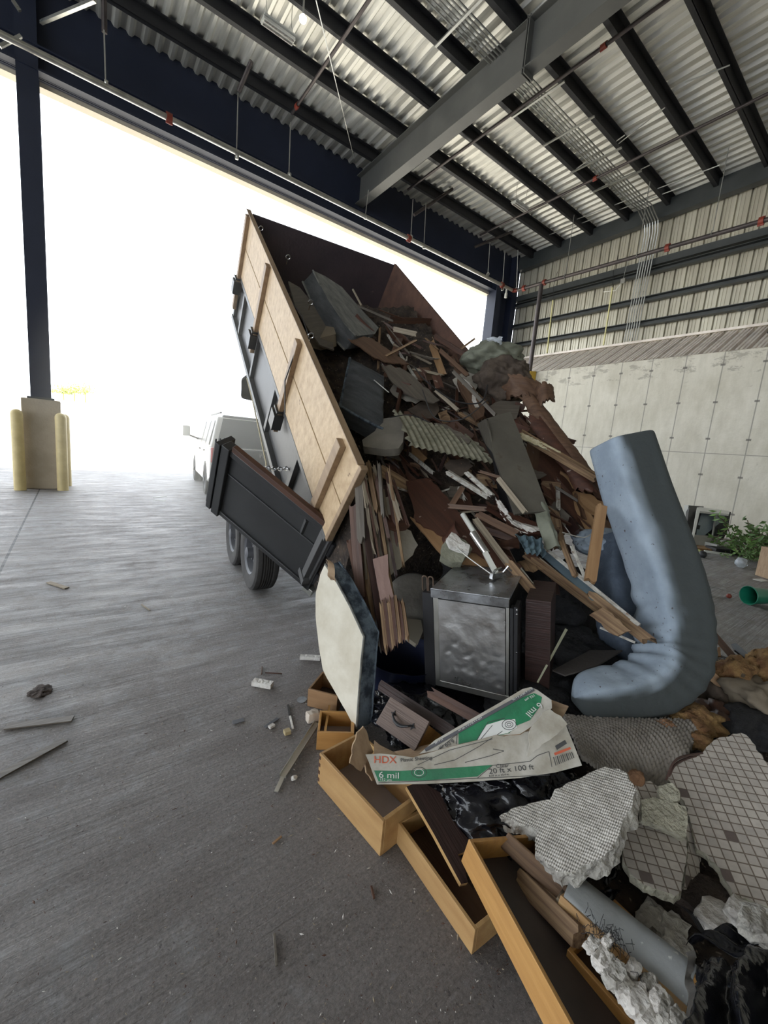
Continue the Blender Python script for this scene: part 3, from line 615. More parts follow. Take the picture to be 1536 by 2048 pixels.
low = [(0,.5),(0,1.15),(.04,1.2),(4.0,1.18),(4.9,1.08),(5.15,.9),(5.2,.5),(5.1,.38)]+arch(4.15,.46)+[(3.6,.34),(1.6,.34)]+arch(1.0,.46)+[(.45,.4)]
g = sect(low, 1.0); g.build('lower_body', carp, suv, bevel=.03, smooth=40)
g = sect([(.04,1.19),(.16,1.88),(.35,1.95),(2.6,1.95),(3.0,1.88),(3.85,1.19)], 1.0, .22); g.build('cabin', carp, suv, bevel=.03, smooth=40)
for s in (-1, 1):
    for a_, b2 in (((.28,.95)), ((1.05,1.95)), ((2.05,3.1))):
        g = G(); y0, y1 = a_, b2; top = 1.82; yb = y1+.5 if y1 > 3 else y1
        g.add([(s*1.004, y0, 1.24), (s*1.004, yb, 1.24), (s*.868, y1-(.15 if y1 > 3 else 0), top), (s*.868, y0+.03, top)], [(0,1,2,3)]); g.build('side_window', glassd, suv, smooth=0)
    g = G(); g.box((s*1.012, 1.25, 1.08), (.03,.16,.03)); g.box((s*1.012, 2.35, 1.08), (.03,.16,.03)); g.build('door_handle', carb, suv, bevel=.005)
    g = G(); g.bar((s*.98,3.15,1.32), (s*1.28,3.1,1.42), .06, .05); g.build('mirror_arm', carb, suv); g = G(); g.box((s*1.30,3.1,1.52), (.20,.10,.30)); g.build('mirror', carp, suv, bevel=.03)
    g = G(); g.box((s*.90, -.01, 1.02), (.16, .05, .34)); g.build('tail_light', M('tail_red', (.5,.03,.02), (.4,.02,.02), rough=.3, bump=0), suv, bevel=.02)
    g = G(); g.bar((s*.72,.5,2.0), (s*.72,2.5,2.0), .04, .04); g.build('roof_rail', carb, suv, bevel=.01)
    wheel_parts('wheel', suv, (s*.88, 1.0, .38), .38, .26, .24, s); wheel_parts('wheel', suv, (s*.88, 4.15, .38), .38, .26, .24, s)
g = G(); g.box((0, -.005, .86), (1.64, .05, .66)); g.build('hatch', carb, suv, bevel=.03)
g = G(); g.add([(-.86,.02,1.22),(.86,.02,1.22),(.72,.14,1.86),(-.72,.14,1.86)], [(0,1,2,3)]); g.build('rear_window', glassd, suv, smooth=0)
g = G(); g.box((0, .0, 1.90), (1.5, .16, .05)); g.build('spoiler', carb, suv, bevel=.02)
g = G(); g.box((0, -.06, .50), (1.96, .18, .22)); g.bar((-.8,-.16,.2),(-.8,-.14,.85),.03,.02); g.build('rear_bumper', carb, suv, bevel=.03)
g = G(); g.box((-.45, -.035, 1.88), (.16,.02,.06)); g.build('roof_tag', plastic_white, suv)
def text_mesh(s, size, depth=.001, font_sp=1.0):
    cu = bpy.data.curves.new('t', 'FONT'); cu.body = s; cu.size = size; cu.extrude = depth; cu.space_character = font_sp; cu.align_x = 'LEFT'
    ob = bpy.data.objects.new('t', cu); COL.objects.link(ob); bpy.context.view_layer.update()
    me = bpy.data.meshes.new_from_object(ob.evaluated_get(bpy.context.evaluated_depsgraph_get())); bpy.data.objects.remove(ob); bpy.data.curves.remove(cu); return me
def text(s, size, m, parent, mw, name='lettering', depth=.0008, label=None):
    me = text_mesh(s, size, depth); me.materials.clear(); me.materials.append(m); o = bpy.data.objects.new(name, me); COL.objects.link(o); o.parent = parent
    if parent: o.matrix_local = mw
    else: o.matrix_world = mw
    return o
text('W', .16, chrome, suv, Matrix.Translation((.05, -.035, 1.02)) @ Matrix.Rotation(math.pi/2, 4, 'X'))
# far shrubs beyond the yard
def shrub(c, s, lb):
    g = G(); r = random.Random(int(c[0]*10)); 
    for i in range(260):
        p = Vector((r.gauss(0,.5), r.gauss(0,.3), abs(r.gauss(0,.35))))*s; d = Vector((r.gauss(0,1), r.gauss(0,1), r.gauss(0,1))).normalized()*.13*s; e2 = d.orthogonal().normalized()*.06*s
        g.add([p-d, p+e2, p+d, p-e2], [(0,1,2,3)])
    g.cyl((0,0,-s*1.0), (0,0,.1*s), .06*s, 6)
    g.build('shrub', M('far_leaf', (.45,.5,.12), (.3,.36,.08), bump=0), mw=Matrix.Translation(c), smooth=0, label=lb, cat='shrub', group='far shrubs')
bank = G(); bank.add([(-60,62,0),(30,62,0),(30,80,4.5),(-60,80,4.5),(30,120,4.5),(-60,120,4.5)], [(0,1,2,3),(3,2,4,5)]); bank.build('bank', gm, smooth=0, kind='structure')
for i, (x, y) in enumerate(((120,762),(150,757),(180,764))):
    d = ray(x, y); c = CO+d*(60/ d.y); shrub(Vector((c.x, 83, 5.6+.3*i)), 1.6, ['yellow-green shrub far beyond the yard, nearest the column', 'yellow-green shrub far beyond the yard, middle of three', 'yellow-green shrub far beyond the yard, rightmost of three'][i])
def J(s, a): return RND.uniform(-a, a)
def plane_fit(pts, off=0):
    xs = [p[0] for p in pts]; ys = [p[1] for p in pts]; e = 35
    q = [(x, y) for x in (min(xs)-e, max(xs)+e) for y in (min(ys)-e, max(ys)+e)]+[(p[0], p[1]) for p in pts]
    W = np.array([tuple(P(x, y, TD(x, y)+off)) for x, y in q]); c = W.mean(0); n = np.linalg.svd(W-c)[2][2]
    n = Vector(n); cc = Vector(c); v = (cc-CO).normalized()
    if n.dot(v) > 0: n = -n
    if -n.dot(v) < .35: n = (n-v*.6).normalized()
    return cc, n
def jagged(pts, jag, step=9):
    out = []
    for (a, b_) in zip(pts, pts[1:]+pts[:1]):
        d = math.hypot(b_[0]-a[0], b_[1]-a[1]); k = max(1, int(d/step)); nx, ny = -(b_[1]-a[1])/max(d, 1), (b_[0]-a[0])/max(d, 1)
        for i in range(k):
            j = RND.uniform(-jag, jag) if i else 0
            out.append((a[0]+(b_[0]-a[0])*i/k+nx*j, a[1]+(b_[1]-a[1])*i/k+ny*j))
    return out
def slab(name, pts, th, mat, label=None, cat=None, group=None, anch=None, off=0, jag=0, ext=None, grain=0, bevel=0, parent=None, rim=None, kind=None, step=9):
    """a flat piece of real thickness th; outline in pixels laid onto its own plane in the place"""
    if anch:
        A = [P(*a) for a in anch]; c = A[0]; n = (A[1]-A[0]).cross(A[2]-A[0]).normalized()
        if n.dot(c-CO) > 0: n = -n
    else: c, n = plane_fit(pts, off)
    if jag: pts = jagged(pts, jag, step)
    W = [plane_hit(x, y, c, n) for x, y in pts]; o = sum(W, Vector())/len(W)
    ga = math.radians(grain); xd = plane_hit(pts[0][0]+50*math.cos(ga), pts[0][1]+50*math.sin(ga), c, n)-W[0]
    m = frame(o, xd, n.cross(xd)); iv = m.inverted()
    if (m.to_3x3() @ Vector((0,0,1))).dot(n) < 0: m = frame(o, xd, -n.cross(xd)); iv = m.inverted()
    L2 = [iv @ p for p in W]; g = G(); k = len(L2); g.cur = 0
    ev = iv.to_3x3() @ Vector(ext) if ext is not None else Vector((0, 0, -th))
    top = [Vector((p.x, p.y, 0)) for p in L2]
    g.add(top+[p+ev for p in top], [tuple(range(k)), tuple(range(k, 2*k))[::-1]])
    g.cur = 1 if rim else 0
    g.add(top+[p+ev for p in top], [(i, k+i, k+(i+1) % k, (i+1) % k) for i in range(k)])
    return g.build(name, [mat, rim] if rim else mat, parent, mw=m, smooth=0 if not bevel else 40, bevel=bevel, label=label, cat=cat, group=group, kind=kind)
def sheet(name, c4, nu, nv, th, mat, disp=None, jag=0, label=None, cat=None, group=None, parent=None, smooth=60, keep=None, kind=None, mw_par=None):
    """curved or wrinkled sheet spanned by four corners (x,y,depth), disp(u,v) metres off its surface"""
    A, B_, C_, D_ = [P(*c) for c in c4]; o = (A+B_+C_+D_)/4
    n = (B_-A).cross(D_-A).normalized()
    if n.dot(o-CO) > 0: n = -n
    m = frame(o, B_-A, n.cross(B_-A)); iv = m.inverted(); g = G(); top = []; bot = []
    for j in range(nv+1):
        for i in range(nu+1):
            u, v = i/nu, j/nv; e = (1 if i in (0, nu) else 0)+(1 if j in (0, nv) else 0)
            if jag and e: u += RND.uniform(-jag, jag)*(i in (0, nu)); v += RND.uniform(-jag, jag)*(j in (0, nv))
            p = (A*(1-u)+B_*u)*(1-v)+(D_*(1-u)+C_*u)*v
            p = p+n*(disp(u, v) if disp else 0); top.append(iv @ p); bot.append(iv @ (p-n*th))
    W_ = nu+1; N_ = len(top)
    fs = [(j*W_+i, j*W_+i+1, (j+1)*W_+i+1, (j+1)*W_+i) for j in range(nv) for i in range(nu) if keep is None or keep((i+.5)/nu, (j+.5)/nv)]
    ed = {}
    for f in fs:
        for a, b_ in zip(f, f[1:]+f[:1]): ed[(a, b_)] = 1
    side = [(a, b_, b_+N_, a+N_) for a, b_ in ed if (b_, a) not in ed]
    g.add(top+bot, fs+[tuple(i+N_ for i in f)[::-1] for f in fs]+side)
    return g.build(name, mat, parent, mw=m, smooth=smooth, label=label, cat=cat, group=group, kind=kind)
def plank(name, a, b_, w_, th, mat, label=None, cat=None, group=None, roll=0, splint=0, parent=None, off=0, bevel=0, taper=1, seg=6, warp=0):
    a = P(*a) if len(a) == 3 else P(a[0], a[1], TD(a[0], a[1])+off); b_ = P(*b_) if len(b_) == 3 else P(b_[0], b_[1], TD(b_[0], b_[1])+off)
    x = (b_-a); L_ = x.length; x.normalize(); z = (CO-(a+b_)/2); z = (z-x*z.dot(x)).normalized(); y = z.cross(x)
    R = Matrix.Rotation(roll, 3, x); y = R @ y; z = R @ z
    m = Matrix((x, y, z)).transposed().to_4x4(); m.translation = a; g = G(); vs = []; nw = 5 if splint else 2
    for k in range(seg+1):
        for q in range(nw):
            for zz in (0, -th):
                fx = L_*k/seg
                if splint and k == 0: fx += RND.uniform(-splint, splint)
                if splint and k == seg: fx += RND.uniform(-splint, splint)
                ww = w_*(1+(taper-1)*k/seg); yy = (q/(nw-1)-.5)*ww
                vs.append((fx, yy, zz+warp*math.sin(k/seg*3.1)))
    id_ = lambda k, q, s: (k*nw+q)*2+s; fs = []
    for k in range(seg):
        for q in range(nw-1):
            fs.append((id_(k,q,0), id_(k+1,q,0), id_(k+1,q+1,0), id_(k,q+1,0))); fs.append((id_(k,q,1), id_(k,q+1,1), id_(k+1,q+1,1), id_(k+1,q,1)))
        fs.append((id_(k,0,0), id_(k,0,1), id_(k+1,0,1), id_(k+1,0,0))); fs.append((id_(k,nw-1,0), id_(k+1,nw-1,0), id_(k+1,nw-1,1), id_(k,nw-1,1)))
    for q in range(nw-1):
        fs.append((id_(0,q,0), id_(0,q+1,0), id_(0,q+1,1), id_(0,q,1))); fs.append((id_(seg,q,0), id_(seg,q,1), id_(seg,q+1,1), id_(seg,q+1,0)))
    g.add(vs, fs); return g.build(name, mat, parent, mw=m, smooth=25, label=label, cat=cat, group=group, bevel=bevel)
def fbm(p, s, k=3):
    v = 0; a = 1
    for i in range(k): v += a*noise.noise(p*s); s *= 2.1; a *= .5
    return v
def rock(name, c, r3, mat, seed=1, amp=.25, label=None, cat=None, group=None, R=None, sub=4, fr=1.6, ridge=0, parent=None, flat=False):
    """irregular lump"""
    bm = bmesh.new(); bmesh.ops.create_icosphere(bm, subdivisions=sub, radius=1); so_ = Vector((seed*3.1, seed*1.7, seed*.9))
    for v in bm.verts:
        d = v.co.normalized(); q = d+so_
        if flat: # angular chunk
            k = 1/max(abs(d.x)**1, abs(d.y), abs(d.z))**.75
        else: k = 1
        f = k*(1+amp*fbm(q, fr))
        if ridge: f += ridge*(1-abs(noise.noise(q*4.2)))**3-ridge*.5
        v.co = Vector((d.x*r3[0], d.y*r3[1], d.z*r3[2]))*f
    me = bpy.data.meshes.new(name); bm.to_mesh(me); bm.free(); me.materials.append(mat)
    me.polygons.foreach_set('use_smooth', [True]*len(me.polygons))
    if flat: me.set_sharp_from_angle(angle=math.radians(30))
    o = bpy.data.objects.new(name, me); COL.objects.link(o)
    m = (R or Matrix.Identity(3)).to_4x4(); m.translation = Vector(c)
    if parent: o.parent = parent; o.matrix_local = m
    else: o.matrix_world = m
    return tag(o, label, cat, group)
def wire(name, pts, r, mat, label=None, cat=None, group=None, smooth_n=6, n=6):
    W = [P(*p) if len(p) == 3 and p[0] > 20 else Vector(p) for p in pts]; out = []
    for i in range(len(W)-1):
        p0, p1, p2, p3 = W[max(i-1,0)], W[i], W[i+1], W[min(i+2, len(W)-1)]
        for k in range(smooth_n):
            t = k/smooth_n; out.append(.5*((2*p1)+(p2-p0)*t+(2*p0-5*p1+4*p2-p3)*t*t+(3*p1-p0-3*p2+p3)*t**3))
    out.append(W[-1]); o = W[0]; g = G(); g.tube([p-o for p in out], r, n); return g.build(name, mat, mw=Matrix.Translation(o), label=label, cat=cat, group=group, smooth=60)
# ------------------------------------------------------------------ the load: fine rubble body under the pieces
ctl = [(x, y, t) for x, y, t in DEPTHS]
cb = []
iM = MB.inverted()
for x, y, t in ctl:
    q = iM @ P(x, y, t); cb.append((q.y, q.x, -q.z))      # s, w, h
def hload(s, w_):
    a = b_ = 0
    for S_, W_, H_ in cb:
        k = 1/((S_-s)**2+(W_-w_)**2*1.5+.03)**1.6; a += k*H_; b_ += k
    return a/b_
g = G(); ns, nw = 130, 60; s0, s1, w0, w1 = -1.15, 4.2, .09, 2.02; vs = []
for i in range(ns+1):
    for j in range(nw+1):
        s = s0+(s1-s0)*i/ns; w_ = w0+(w1-w0)*j/nw; h = hload(s, w_)+.20
        q = Vector((w_, s, 0)); h += .10*fbm(q, 3.0, 4)+.03*noise.noise(q*22)
        if s < -.1: h = max(h, h+(1.35-h)*min(1, (-.1-s)/.35))
        if s > 3.3: h += (s-3.3)*1.2
        h = min(h, 1.33)
        if i in (0, ns) or j in (0, nw): h = 1.34
        p = MB @ Vector((w_, s, -h)); p.z = max(p.z, .02); vs.append(p)
g.add(vs, [(i*(nw+1)+j, i*(nw+1)+j+1, (i+1)*(nw+1)+j+1, (i+1)*(nw+1)+j) for i in range(ns) for j in range(nw)])
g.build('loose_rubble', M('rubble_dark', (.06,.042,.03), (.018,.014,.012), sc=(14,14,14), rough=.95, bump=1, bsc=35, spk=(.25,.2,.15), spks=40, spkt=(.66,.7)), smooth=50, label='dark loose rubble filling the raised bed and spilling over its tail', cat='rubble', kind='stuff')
# mound on the floor, right foreground
g = G(); nx, ny = 110, 80; vs = []
for i in range(nx+1):
    for j in range(ny+1):
        x = 1.02+3.4*i/nx; y = -.6+2.3*j/ny
        e = min(1, (x-1.02)/.35)*min(1, (y+.6)/.3)*min(1, max(0, (1.75-y))/.35)*min(1, (4.42-x)/.9)
        z = (.13+.06*fbm(Vector((x, y, 0)), 2.5, 4)+.015*noise.noise(Vector((x, y, 3))*25))*e
        if y > .75 and x < 1.5: z *= max(0, 1-(y-.75)*4)
        vs.append((x, y, max(z, .0)-.003))
g.add(vs, [(i*(ny+1)+j, i*(ny+1)+j+1, (i+1)*(ny+1)+j+1, (i+1)*(ny+1)+j) for i in range(nx) for j in range(ny) if vs[i*(ny+1)+j][2] > .012+.02*noise.noise(Vector((i*.35, j*.35, 2)))])
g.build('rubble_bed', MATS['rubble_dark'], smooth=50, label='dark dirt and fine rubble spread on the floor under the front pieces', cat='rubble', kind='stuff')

# ------------------------------------------------------------------ big pieces inside the bed
e = empty('mattress', P(660, 600, 4.5), 'grey striped mattress leaning high in the raised bed, topmost of the load', 'mattress')
def childslab(e, name, pts, th, mat, **k):
    o = slab(name, pts, th, mat, **k); mw_ = o.matrix_world.copy(); o.parent = e; o.matrix_parent_inverse = Matrix.Identity(4); o.matrix_local = e.matrix_world.inverted() @ mw_; return o
ex = P(603, 566, 4.75)-P(626, 541, 4.8)
childslab(e, 'panel', [(626,541),(650,552),(684,574),(722,618),(757,655),(750,668),(712,672),(690,650),(655,598)], .2, grey_fab, anch=[(626,541,4.8),(684,574,4.85),(712,672,4.2)], ext=ex*.9, rim=dk_fab, bevel=.02, grain=50)
for dd in (0, .9):
    pts = [P(*q)+ex*dd for q in ((626,541,4.79),(650,590,4.55),(685,645,4.3),(712,672,4.19))]; g = G(); g.tube([p-e.location for p in pts], .012, 6); g.build('piping', grey_fab, e)
slab('plywood_sheet', [(577,562),(600,575),(628,610),(662,662),(668,700),(640,690),(612,650),(590,610)], .015, ply_grey, 'grey plywood sheet leaning against the left sideboard below the mattress', 'plywood', anch=[(577,562,4.5),(662,662,4.3),(612,650,4.0)])
slab('foam_block', [(612,652),(640,645),(668,655),(672,668),(640,676),(610,668)], .12, M('foam_tan', (.22,.18,.13), rough=.9), 'small brownish foam block wedged beside the grey plywood sheet', 'foam', anch=[(612,652,4.3),(672,668,4.1),(640,676,4.0)], bevel=.02)
slab('veneer_sheet', [(695,677),(716,672),(742,676),(781,702),(818,728),(800,726),(768,723),(735,705)], .012, ply_brown, 'light brown veneer sheet lying just below the grey mattress', 'board', off=-.1, jag=1.5, grain=40)
slab('veneer_sheet', [(762,728),(800,735),(840,765),(880,800),(868,806),(820,790),(785,765)], .012, ply_grey, 'grey weathered veneer strip under the light brown veneer sheet', 'board', off=-.12, jag=3, grain=45)
e = empty('seat_cushion', P(720, 800, 3.4), 'large dark blue-grey quilted cushion pressed against the left sideboard', 'cushion')
def quilt(u, v): return .03*(math.sin(u*3.14)*math.sin(v*3.14))**.5+.012*noise.noise(Vector((u*3, v*9, 1)))
sheet('cover', [(700,716,3.75),(768,752,3.7),(766,858,3.2),(680,812,3.25)], 20, 24, .16, dk_fab, quilt, parent=None)
o = bpy.data.objects['cover']; mw_ = o.matrix_world.copy(); o.parent = e; o.matrix_local = e.matrix_world.inverted() @ mw_
g = G(); g.tube([P(*q)-e.location for q in ((700,716,3.73),(690,765,3.5),(680,812,3.23),(725,838,3.2),(766,858,3.18))], .012, 6); g.build('piping', damask, e)
slab('vehicle_seat_back', [(762,838),(795,833),(806,842),(809,860),(806,884),(797,897),(770,899),(727,893),(724,880),(750,862)], .06, M('seat_beige', (.22,.20,.17), (.16,.145,.12), sc=(5,5,5), rough=.7), 'dusty beige padded seat panel with rounded corners under the quilted cushion', 'seat', anch=[(762,838,3.3),(806,842,3.25),(797,897,2.95)], bevel=.03)
# corrugated translucent panel
sheet('corrugated_panel', [(787,820,3.25),(938,878,3.3),(988,933,3.0),(822,905,2.9)], 72, 14, .003, M('fibreglass', (.27,.255,.19), (.13,.125,.085), sc=(5,24,5), rough=.6, bump=.3), lambda u, v: .008*math.sin(u*2*math.pi*13)+.03*math.sin(v*2+u), jag=.05, label='torn greenish corrugated plastic roof panel across the middle of the load', cat='panel', keep=lambda u, v: noise.noise(Vector((u*7, v*2, 4)))*.5 > (v-.93)*9 if v > .8 else True)
slab('torn_board', [(868,846),(890,848),(925,868),(942,880),(938,886),(915,885),(888,872)], .014, ply_grey, 'grey-brown torn board lying on the corrugated panel', 'board', off=-.3, jag=2)
# painted wood lump with white flakes
slab('painted_board', [(915,752),(928,756),(948,775),(957,792),(968,812),(967,832),(952,840),(944,826),(930,795),(918,772)], .03, ply_brown, 'brown board with flaking white paint high in the middle of the load', 'board', off=-.15, jag=2.5, grain=60)
slab('paint_flake', [(917,753),(928,757),(946,775),(956,786),(950,790),(940,778),(925,768)], .012, oldwhite, 'white paint crust on the upper edge of the flaking brown board', 'plaster', off=-.18, jag=2)
slab('paint_flake', [(944,785),(950,788),(952,800),(958,812),(951,813),(944,800)], .012, oldwhite, 'small white crust in the middle of the flaking brown board', 'plaster', off=-.18, jag=1.5)
# grey metal cabinet on end
e = empty('metal_cabinet', P(1000, 900, 3.0), 'olive-grey metal cabinet standing on end in the middle of the load', 'cabinet')
cab = M('cabinet_olive', (.105,.095,.075), (.07,.062,.05), sc=(3,3,3), rough=.55, bump=.1, spk=(.06,.045,.03), spks=8, spkt=(.62,.7))
exc = P(955, 848, 3.25)-P(980, 870, 2.95)
childslab(e, 'front_panel', [(970,838),(1021,823),(1045,880),(1090,1000),(1092,1022),(1030,1028),(990,915)], .02, cab, anch=[(970,838,3.0),(1021,823,3.05),(1030,1025,2.62)], bevel=.004)
childslab(e, 'side_panel', [(954,848),(970,838),(990,915),(1030,1028),(1002,1020),(985,920),(966,880)], .02, steel_dark, anch=[(954,848,3.25),(970,838,3.0),(1030,1025,2.62)], bevel=.004)
childslab(e, 'top_flap', [(954,848),(970,838),(978,862),(985,905),(972,890)], .01, cab, anch=[(954,848,3.2),(970,838,2.98),(985,905,2.88)])
# green-grey cloth bundle on the crest
rock('cloth_bundle', P(985, 722, 4.2), (.31, .30, .18), olive_fab, 3, .22, 'rounded green-grey cloth bundle on the crest of the load against the sky', 'cloth bundle', ridge=.05, sub=5)
rock('brown_tarp', P(1005, 765, 4.05), (.27, .28, .24), brown_cloth, 8, .3, 'crumpled brown tarp sagging below the green-grey bundle', 'tarp', ridge=.10, sub=5)
sheet('clear_plastic_scrap', [(972,676,4.0),(1004,674,4.0),(1004,688,3.95),(978,684,3.95)], 14, 8, .002, clearp, lambda u, v: .03*noise.noise(Vector((u*4, v*4, 2))), jag=.08, label='pale clear plastic scrap caught on top of the green-grey bundle', cat='plastic scrap')
plank('dark_stick', (917,701,4.5), (950,677,4.5), .022, .02, split_wood, 'dark stick poking up beside the green-grey bundle against the sky', 'stick')
# rolled carpet / bark-like veneer on the right crest
def curl(u, v): return .07*math.sin(u*math.pi)+.012*noise.noise(Vector((u*5, v*3, 9)))
sheet('curled_carpet', [(998,755,3.9),(1075,760,3.7),(1085,800,3.6),(1015,795,3.8)], 16, 10, .03, ply_brown, curl, jag=.08, label='curled brown carpet-backed board under the brown tarp', cat='carpet')
sheet('wood_shell', [(1072,776,3.6),(1104,770,3.55),(1108,800,3.5),(1078,815,3.5)], 12, 10, .03, ply_brown, lambda u, v: .05*math.sin(u*3.1), jag=.1, label='curled brown wooden shell sticking out at the right edge of the crest', cat='board')
sheet('veneer_strip', [(1040,795,3.65),(1075,795,3.6),(1196,955,2.95),(1150,960,3.0)], 10, 30, .012, ply_brown, lambda u, v: .035*math.sin(u*3.1)+.01*noise.noise(Vector((u*6, v*6, 5))), jag=.05, label='long brown wood-grain veneer strip running down the right edge of the load', cat='board')
sheet('veneer_strip', [(1052,835,3.45),(1095,845,3.4),(1200,985,2.85),(1160,985,2.9)], 8, 26, .012, ply_red, lambda u, v: .03*math.sin(u*3.1), jag=.07, label='dark red-brown veneer strip beside the long wood-grain strip', cat='board')
plank('foamed_batten', (1040,870,3.2), (1188,958,2.85), .05, .05, split_wood, 'broken batten with yellow foam crust pointing left, right half of load', 'batten', splint=.03, roll=.5)
sheet('foam_crust', [(1042,864,3.17),(1120,902,3.02),(1122,912,3.0),(1040,876,3.16)], 20, 4, .02, M('foam_crust', (.58,.52,.36), (.4,.34,.2), sc=(20,20,20), rough=.95, bump=.8), lambda u, v: .015*noise.noise(Vector((u*12, v*4, 3))), jag=.05, label='yellowish foam crust on the batten pointing left', cat='foam')
slab('plywood_sheet', [(1066,885),(1130,925),(1215,1000),(1232,1050),(1200,1075),(1150,1068),(1095,1000),(1075,940)], .018, ply_dark, 'large dark plywood sheet on the right slope of the load', 'plywood', off=.12, jag=3, grain=50)
slab('plywood_sheet', [(1090,868),(1150,905),(1196,960),(1210,1000),(1175,985),(1120,925)], .018, ply_dark, 'dark plywood sheet peeling above the large dark one', 'plywood', off=.02, jag=4, grain=45)
slab('splintered_board', [(1155,975),(1195,1000),(1215,1012),(1212,1035),(1195,1028),(1160,1000)], .03, ply_tan, 'tan splintered board just left of the upright blue foam', 'board', off=-.05, jag=3.5, grain=35)
slab('splintered_board', [(1150,985),(1185,1010),(1238,1062),(1242,1072),(1205,1060),(1165,1030)], .03, ply_brown, 'brown board behind the leaning tan stick', 'board', off=.03, jag=2, grain=45)
# middle sheets
slab('red_plywood', [(812,962),(862,958),(925,1035),(985,1085),(1045,1135),(1020,1150),(960,1110),(900,1078),(832,1042)], .014, ply_red, 'large red-brown plywood sheet with ragged pale lower edge, centre of the load', 'plywood', off=-.05, jag=3, grain=48)
slab('tan_plywood', [(820,1033),(865,1055),(905,1072),(950,1105),(1005,1130),(990,1136),(903,1133)], .016, ply_tan, 'tan plywood panel with a corner hanging over the dark hollow', 'plywood', off=.0, jag=.5, grain=50)
slab('grey_foam_chunk', [(884,1090),(905,1070),(930,1080),(945,1098),(935,1108),(925,1125),(905,1125),(882,1112)], .06, M('foam_greygreen', (.26,.26,.2), (.18,.18,.13), sc=(9,9,9), rough=.9, bump=.6), 'grey-green foam chunk stuck on the tan plywood panel', 'foam', off=-.12, jag=1.5, bevel=.005)
slab('crust_cap', [(893,1078),(903,1064),(940,1090),(937,1106),(920,1100),(900,1092)], .03, oldwhite, 'white crusty cap on the grey-green foam chunk', 'plaster', off=-.17, jag=2.5)
slab('red_board', [(992,996),(1000,1000),(1020,1025),(1060,1040),(1100,1058),(1098,1068),(1060,1068),(1022,1050),(1002,1025)], .02, ply_red, 'red-brown board with white foam edge right of the centre', 'board', off=-.12, jag=1, grain=35)
sheet('foam_edge', [(990,996,2.75),(1000,1000,2.73),(1030,1045,2.66),(1008,1040,2.68)], 6, 16, .03, oldwhite, lambda u, v: .015*noise.noise(Vector((u*3, v*14, 1))), jag=.16, label='upper length of white foam edge on the red-brown board', cat='foam')
sheet('foam_edge', [(1012,1036,2.66),(1050,1050,2.62),(1100,1060,2.6),(1040,1066,2.64)], 26, 5, .03, oldwhite, lambda u, v: .015*noise.noise(Vector((u*14, v*3, 6))), jag=.10, label='lower length of white foam edge on the red-brown board', cat='foam')
# white linoleum and pale boards at the tail
slab('torn_linoleum', [(742,1032),(770,1022),(800,1050),(822,1062),(836,1090),(826,1110),(806,1130),(775,1155),(752,1165),(735,1120)], .006, linoleum, 'cream torn linoleum sheet hanging at the tail of the bed', 'linoleum', anch=[(742,1032,2.62),(836,1090,2.75),(752,1165,2.5)], jag=4)
slab('torn_linoleum', [(760,1000),(785,990),(800,1010),(785,1035),(762,1040)], .006, linoleum, 'small beige linoleum scrap above the cream torn sheet', 'linoleum', anch=[(760,1000,2.66),(800,1010,2.8),(762,1040,2.62)], jag=3)
slab('rust_scrap', [(766,1032),(800,1030),(822,1050),(812,1060),(790,1062),(778,1058)], .006, ply_red, 'rust-brown torn scrap over the top of the cream linoleum', 'board', anch=[(766,1032,2.55),(822,1050,2.65),(790,1062,2.52)], jag=3)
slab('pink_board', [(746,1118),(776,1108),(777,1150),(790,1208),(764,1217)], .02, M('pinkish', (.33,.22,.19), (.25,.16,.14), sc=(4,30,30), rough=.8), 'pinkish upright board in front of the cream linoleum', 'board', anch=[(746,1118,2.4),(776,1108,2.42),(764,1217,2.25)], jag=.5, grain=80)
for k, (x0, y0, x1, y1, w_, mt) in enumerate(((724,925,736,1010,.035,lath),(735,925,752,1020,.03,split_wood),(745,930,772,1035,.03,lath),(757,925,765,1030,.02,ply_grey),(778,965,800,1040,.03,lath),(786,960,815,1048,.02,ply_red),(716,945,722,1080,.05,ply_grey),(706,1010,720,1190,.06,ply_dark),(716,1040,752,1290,.05,split_wood),(728,1030,768,1300,.035,blackwood),(700,1080,735,1240,.05,ply_dark),(745,1090,775,1290,.03,split_wood))):
    plank('upright_board', (x0, y0, 2.62-.25*(y0-900)/400+.05*(k % 3)), (x1, y1, 2.62-.4*(y1-900)/400+.03*(k % 3)), w_, .02, mt, ['pale lath', 'split batten', 'light lath', 'thin grey strip', 'short lath', 'thin reddish strip', 'grey board', 'dark board', 'splintered board', 'black board', 'very dark board', 'split narrow board'][k]+' standing upright at the tail beside the left sideboard, '+ORD[k]+' in the row', 'board', splint=.025, group='upright boards at the tail', roll=J(0,.5))
for k in range(16):
    x0 = 712+k*4.2+RND.uniform(-3,3); y0 = 930+RND.uniform(0,70); x1 = x0+28+RND.uniform(-10,12); y1 = y0+RND.uniform(110,260)
    plank('upright_sliver', (x0, y0, 2.64-.25*(y0-900)/400+RND.uniform(-.04,.1)), (x1, y1, 2.66-.4*(y1-900)/400+RND.uniform(-.02,.08)), RND.uniform(.008,.03), .008, RND.choice([split_wood, lath, ply_dark, ply_red, blackwood, split_wood]), 'thin splintered sliver standing upright among the boards at the tail', 'sliver', splint=.03, group='upright slivers at the tail', roll=J(0,.6))
